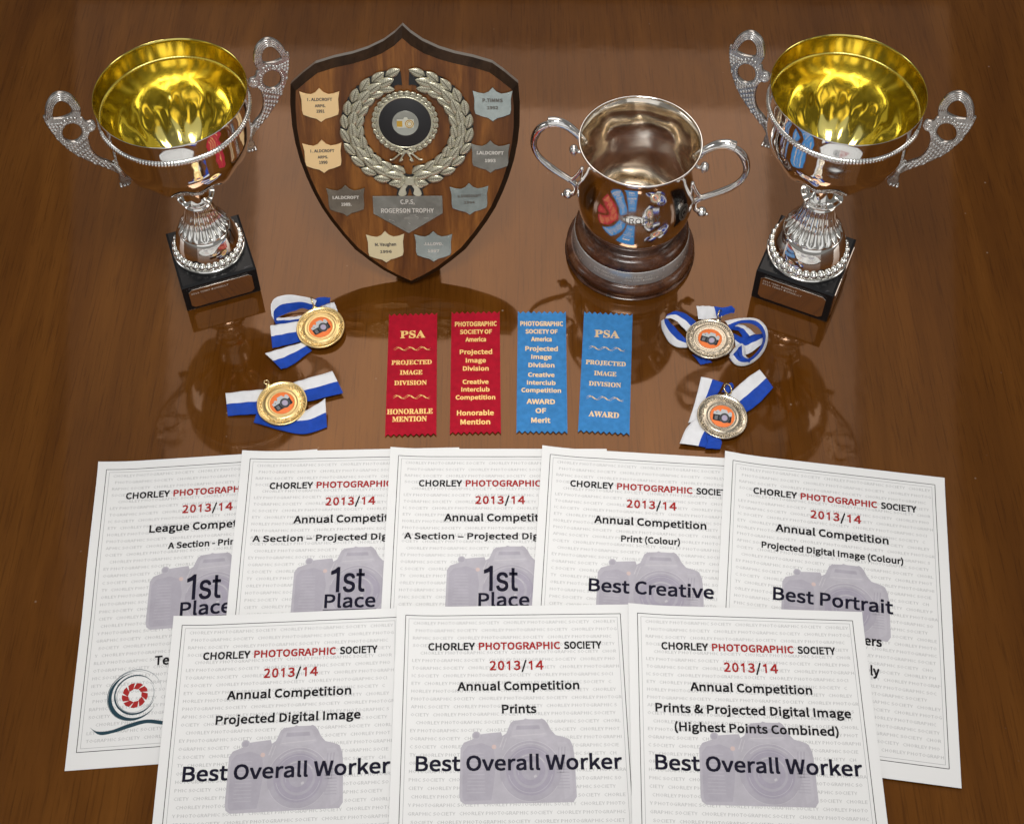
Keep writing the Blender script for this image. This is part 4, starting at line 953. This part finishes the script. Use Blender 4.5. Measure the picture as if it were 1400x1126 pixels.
    for sgn in (-1, 1):
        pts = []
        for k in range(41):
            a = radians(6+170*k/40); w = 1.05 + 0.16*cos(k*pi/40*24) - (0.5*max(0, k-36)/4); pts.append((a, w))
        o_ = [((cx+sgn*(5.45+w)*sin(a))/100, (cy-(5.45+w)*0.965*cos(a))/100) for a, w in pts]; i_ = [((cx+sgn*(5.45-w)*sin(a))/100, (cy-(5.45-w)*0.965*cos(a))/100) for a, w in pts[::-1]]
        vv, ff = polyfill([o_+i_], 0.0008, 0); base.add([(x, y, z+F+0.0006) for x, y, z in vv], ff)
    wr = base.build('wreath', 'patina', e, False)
    lm = leaf_mesh('leaf', 'wreath')
    for a, r_, ln, br, skew, zz, side in leaves:
        o = link('leaf', lm, wr); x = cx+side*r_*sin(a); y = cy-r_*0.965*cos(a)
        ang = atan2(sin(a), side*cos(a)) + side*(-skew) if True else 0
        o.location = (x/100, y/100, F+0.0022+zz); o.rotation_euler = (0, -0.10, ang + random.uniform(-0.06, 0.06)); o.scale = (ln/100*random.uniform(0.94, 1.05), br/100, 0.012)
    # bow
    mb = MB()
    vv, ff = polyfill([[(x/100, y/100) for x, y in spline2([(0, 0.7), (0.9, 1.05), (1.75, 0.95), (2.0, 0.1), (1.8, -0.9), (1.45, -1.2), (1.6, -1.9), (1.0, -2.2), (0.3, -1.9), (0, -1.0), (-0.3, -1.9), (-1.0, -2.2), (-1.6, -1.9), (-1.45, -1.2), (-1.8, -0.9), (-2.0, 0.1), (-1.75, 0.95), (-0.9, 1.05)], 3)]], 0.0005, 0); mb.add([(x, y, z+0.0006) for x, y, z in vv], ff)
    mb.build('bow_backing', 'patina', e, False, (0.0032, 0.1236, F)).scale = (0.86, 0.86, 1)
    mb = MB()
    for s in (-1, 1):
        p = [(0.35, 0.35), (0.9, 0.85), (1.55, 0.75), (1.75, 0.1), (1.6, -0.7), (1.15, -0.85), (0.75, -0.35), (0.35, -0.3)]
        for lst, z0 in ((p, 0.0), ([(0.5, -0.3), (1.0, -0.9), (1.35, -1.75), (0.95, -2.0), (0.45, -1.75), (0.55, -1.1), (0.2, -0.5)], -0.0008)):
            vv, ff = polyfill([[(s*x/100, y/100) for x, y in spline2(lst, 3)]], 0.0006, 0.0005, 2); mb.add(vv if s else vv, ff); 
            for i in range(len(mb.v)-len(vv), len(mb.v)): x, y, z = mb.v[i]; mb.v[i] = (x, y, z+0.0022+z0)
    for s in (-1, 1):
        for rr in (0.25, 0.42, 0.60): tube(mb, [((s*(0.6+1.0*rr*0.6+0.35*cos(t)*rr*1.4))/100, (0.0+0.9*sin(t)*rr*1.2)/100, 0.0034) for t in [2*pi*k/14 for k in range(15)]], 0.0005, 5, mi=0)
    vv, ff = polyfill([[(-.0045, .0048), (.0045, .0048), (.0052, 0), (.0045, -.0045), (-.0045, -.0045), (-.0052, 0)]], 0.0010, 0.0006, 2); mb.add([(x, y, z+0.003) for x, y, z in vv], ff)
    mb.build('bow', 'wreath', e, True, (0.0032, 0.1236, F)).scale = (0.86, 0.86, 0.9)
    # centre badge
    bx, by = 0.0007, 0.1870
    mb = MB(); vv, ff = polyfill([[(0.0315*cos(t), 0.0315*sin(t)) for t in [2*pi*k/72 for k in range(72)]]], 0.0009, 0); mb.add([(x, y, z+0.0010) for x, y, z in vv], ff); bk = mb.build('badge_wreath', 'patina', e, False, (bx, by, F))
    sm = leaf_mesh('small_leaf', 'wreath', 0.75, 6)
    for s in (-1, 1):
        for k in range(15):
            a = radians(14+160*k/14)
            for rr, sk in ((0.0312, 0.28), (0.0285, -0.12)):
                o = link('small_leaf', sm, bk, (s*rr*sin(a), -rr*cos(a), 0.0022)); o.rotation_euler = (0, -0.12, atan2(sin(a), s*cos(a)) - s*sk); o.scale = (0.0072, 0.0068, 0.008)
    mb = MB()
    for s in (-1, 1):
        for q in ([(0, -0.0305), (0.006, -0.0335), (0.013, -0.0395), (0.0165, -0.0400)], [(0, -0.0305), (0.003, -0.0350), (0.0068, -0.0420), (0.0035, -0.0395)]): tube(mb, [(s*x, y, 0.0026) for x, y in spline2(q, 4, False)], 0.0011, 6)
        tube(mb, [(s*(0.0042+0.0030*cos(t)), -0.0312+0.0026*sin(t), 0.0030) for t in [2*pi*k/12 for k in range(13)]], 0.0009, 6)
    mb.build('small_bow', 'wreath', bk)
    lathe([(0.0258, 0.0026), (0.0262, 0.0034), (0.0270, 0.0035), (0.0276, 0.0028), (0.0277, 0.0018)], 96).build('badge_rim', 'wreath', bk)
    lathe([(0.0261, 0.0012), (0.0261, 0.0028), (0.0257, 0.0031), (0.0, 0.0031)], 96).build('badge_disc', 'disc', bk)
    cn = lathe([(0.0132, 0.0030), (0.0132, 0.0036), (0.0129, 0.0039), (0.0123, 0.0036), (0.0, 0.0037)], 72).build('badge_medallion', 'coin', bk, True, (0.0005, -0.0005, 0))
    mb = MB(); z = 0.0040
    def rc(x0, y0, x1, y1, mi, z=z): mb.add([(x0, y0, z), (x1, y0, z), (x1, y1, z), (x0, y1, z)], [(0, 1, 2, 3)], mi)
    rc(-.0084, -.0036, .0084, -.0046, 1); rc(-.0085, .0028, .0086, .0044, 1); rc(-.0085, -.0036, -.0030, .0026, 0); rc(-.0030, -.0038, .0085, .0034, 1)
    mb.add([(-.0022, .0042, z), (.0030, .0042, z), (.0018, .0066, z), (-.0008, .0066, z)], [(0, 1, 2, 3)], 1)
    for r0, r1, mi in ((0.0034, 0.0043, 0), (0.0019, 0.0026, 0)):
        nn = 32
        for k in range(nn):
            a0, a1 = 2*pi*k/nn, 2*pi*(k+1)/nn; mb.add([(.0040+r0*cos(a0), -.0004+r0*sin(a0), z+.0002), (.0040+r1*cos(a0), -.0004+r1*sin(a0), z+.0002), (.0040+r1*cos(a1), -.0004+r1*sin(a1), z+.0002), (.0040+r0*cos(a1), -.0004+r0*sin(a1), z+.0002)], [(0, 1, 2, 3)], mi)
    mb.build('camera_emblem', ['coin_gold', 'coin_pale'], cn, False)
shield()

# ---------------------------------------------------------------- medals and their neck ribbons
def medal(x, y, z, lug, icon, mt, tilt, label, grp, ring, RR=0.0052):
    e = empty('medal', (x, y, z), 0, label, 'medal', 'camera medals with orange centres')
    e.rotation_euler = (radians(tilt[0]), radians(tilt[1]), 0)
    prof = [(0.0, -0.0012), (0.0240, -0.0012), (0.0248, -0.0006), (0.0250, 0.0004), (0.0247, 0.0013), (0.0240, 0.0016), (0.0232, 0.0013), (0.0225, 0.0008), (0.0180, 0.0007), (0.0172, 0.0010), (0.0162, 0.0013), (0.0150, 0.0010), (0.0140, 0.0008), (0.0130, 0.0012), (0.0124, 0.0010), (0.0, 0.0009)]
    d = lathe(prof, 96).build('disc', mt, e)
    mb = MB()
    for k in range(15):
        a = lug + radians(-42+84*k/14); tube(mb, [(0.0190*cos(a), 0.0190*sin(a), 0.0009), (0.0222*cos(a+0.03), 0.0222*sin(a+0.03), 0.0010)], 0.00055, 5)
    rnd = random.Random(int(abs(x)*10000))
    for k in range(46):
        a = lug + radians(50+260*k/45); r_ = 0.0183+0.0044*rnd.random(); 
        if k % 3 == 0: tube(mb, [((r_+0.0012*cos(t))*cos(a+0.06*sin(t)), (r_+0.0012*cos(t))*sin(a+0.06*sin(t)), 0.0010) for t in [pi*1.6*q/6 for q in range(7)]], 0.00050, 5)
        else: ball(mb, (r_*cos(a), r_*sin(a), 0.0009), 0.0013, 0.0006, 0.0010, 6, 4, rot=Matrix.Rotation(a+rnd.random()*2, 3, 'Z'))
    mb.build('embossed_figures', mt, e)
    mb = MB(); tube(mb, [(r_*cos(lug), r_*sin(lug), 0.0002) for r_ in (0.0235, 0.0255, 0.0275)], [0.0040, 0.0028, 0.0020], 10); mb.build('lug', mt, e)
    mb = MB(); R_ = RR; c = Vector(((0.0255+RR)*cos(lug), (0.0255+RR)*sin(lug), 0.0035)); u = Vector((cos(lug), sin(lug), 0)); w = (Vector((0, 0, 1))*cos(ring)+Vector((-sin(lug), cos(lug), 0))*sin(ring))
    tube(mb, [c+u*R_*cos(t)+w*R_*sin(t) for t in [2*pi*k/28 for k in range(29)]], 0.00075, 6); mb.build('jump_ring', 'clip', e)
    lathe([(0.0121, 0.0008), (0.0121, 0.0013), (0.0119, 0.0014), (0.0, 0.0014)], 64).build('sticker', 'orange', e)
    mb = MB()
    def P(pts, mi, lvl):
        vv, ff = polyfill([pts]); ca, sa = cos(icon), sin(icon)
        mb.add([((px*ca-py*1.18*sa)*0.00098, (px*sa+py*1.18*ca)*0.00098, 0.00150+lvl*0.00004) for px, py, _ in vv], ff, mi)
    P([(-9.2, -4.6), (-9.4, 2.0), (-8.4, 3.2), (8.8, 3.0), (9.4, 1.8), (9.2, -4.8), (8, -5.6), (-8, -5.4)], 0, 0)
    P([(-9.2, 0.6), (-9.2, 3.4), (-6.5, 3.8), (-6.3, 5.0), (-4.0, 5.1), (-3.4, 4.0), (-2.4, 4.2), (-1.6, 6.6), (3.6, 6.6), (5.0, 4.0), (6.0, 3.9), (6.2, 5.2), (8.4, 5.2), (9.2, 3.6), (9.2, 0.9), (6.5, 0.6), (-0.2, -1.4), (-2.2, 0.7)], 1, 1)
    P([(-7.5, -0.6), (-4.4, -0.6), (-4.4, -4.4), (-7.5, -4.4)], 2, 1); P([(-6.4, 2.0), (-5.6, 2.0), (-5.6, 3.0), (-6.4, 3.0)], 0, 2)
    for r_, mi, lv in ((4.9, 2, 2), (4.5, 0, 3), (3.5, 2, 4), (2.7, 3, 5)): P([(2.4+r_*cos(t), -1.6+r_*sin(t)) for t in [2*pi*k/28 for k in range(28)]], mi, lv)
    mb.build('camera_sticker_print', ['cam_black', 'cam_silver', 'cam_grey', 'cam_lens'], e, False)
def neck_ribbon(key, label):
    pieces = STRIPS[key]; allp = [p for _, A, B in pieces for p in A+B]
    ox = sum(p[0] for p in allp)/len(allp)/1000; oy = sum(p[1] for p in allp)/len(allp)/1000
    e = empty('neck_ribbon', (ox, oy, 0), 0, label, 'ribbon', 'blue and white neck ribbons of the medals')
    for cols, A, B in pieces:
        A = spline2([(a[0]/1000-ox, a[1]/1000-oy, a[2]/1000+0.0008) for a in A], 8, False); B = spline2([(b[0]/1000-ox, b[1]/1000-oy, b[2]/1000+0.0008) for b in B], 8, False)
        n = 40; rs = lambda L, t: tuple(L[min(int(t*(len(L)-1)), len(L)-2)][j]*(1-(t*(len(L)-1)-min(int(t*(len(L)-1)), len(L)-2))) + L[min(int(t*(len(L)-1)), len(L)-2)+1][j]*(t*(len(L)-1)-min(int(t*(len(L)-1)), len(L)-2)) for j in range(3))
        m_ = 12; mb = MB(); G = []
        for i in range(n+1):
            a = Vector(rs(A, i/n)); b = Vector(rs(B, i/n)); row = []
            for j in range(m_+1):
                s = j/m_; p = a.lerp(b, s); p.z += 0.0009*sin(pi*s) + 0.0003*sin(i*0.5+j*0.4); p.z = max(p.z, 0.0007); row.append(p)
            G.append(row)
        nrm = []
        for i in range(n+1):
            rr = []
            for j in range(m_+1):
                d1 = G[min(i+1, n)][j]-G[max(i-1, 0)][j]; d2 = G[i][min(j+1, m_)]-G[i][max(j-1, 0)]; q = d1.cross(d2)
                q = q.normalized() if q.length > 1e-12 else Vector((0, 0, 1))
                if q.z < 0: q = -q
                rr.append(q*0.00022)
            nrm.append(rr)
        W_ = m_+1; v = [tuple(G[i][j]+nrm[i][j]) for i in range(n+1) for j in range(W_)] + [tuple(G[i][j]-nrm[i][j]) for i in range(n+1) for j in range(W_)]
        o_ = (n+1)*W_; cw = {'w': 0, 'b': 1}
        for i in range(n):
            for j in range(m_):
                c_ = cw[cols[0] if j < m_/2 else cols[1]]; a = i*W_+j
                mb.f += [(a, a+1, a+W_+1, a+W_), (a+o_, a+W_+o_, a+W_+1+o_, a+1+o_)]; mb.m += [c_, c_]
            for j, cc in ((0, cols[0]), (m_, cols[1])): a = i*W_+j; mb.f.append((a, a+W_, a+W_+o_, a+o_)); mb.m.append(cw[cc])
        for i in (0, n):
            for j in range(m_): a = i*W_+j; mb.f.append((a, a+1, a+1+o_, a+o_)); mb.m.append(cw[cols[0] if j < m_/2 else cols[1]])
        mb.v = v; mb.build('ribbon_fold', ['white', 'royal'], e)
neck_ribbon('UL', 'folded blue and white neck ribbon under the upper medal on the left side')
neck_ribbon('LL', 'blue and white neck ribbon spread flat on both sides, under the lower medal at left')
neck_ribbon('UR', 'blue and white neck ribbon curled into a loop under the upper right medal')
neck_ribbon('LR', 'blue and white neck ribbon in a V shape under the lower medal at right')
medal(-0.1968, 0.8890, 0.0070, radians(108), radians(32), 'medal_gold', (4, -2), 'yellow gold medal below the left trophy cup, on the folded ribbon', 'g', 0.2)
medal(-0.2274, 0.7970, 0.0065, radians(128), radians(36), 'medal_gold', (3, 1), 'yellow gold medal on the flat spread ribbon, above the leftmost certificates', 'g', 1.3, 0.0024)
medal(0.2029, 0.8760, 0.0065, radians(66), radians(-22), 'medal_bronze', (-1, -2), 'pale champagne medal on the curled ribbon below the right trophy cup', 'b', 0.3)
medal(0.2073, 0.7825, 0.0070, radians(76), radians(-12), 'medal_bronze', (3, 2), 'pale champagne medal on the V-shaped ribbon above the Best Portrait certificate', 'b', 0.9)
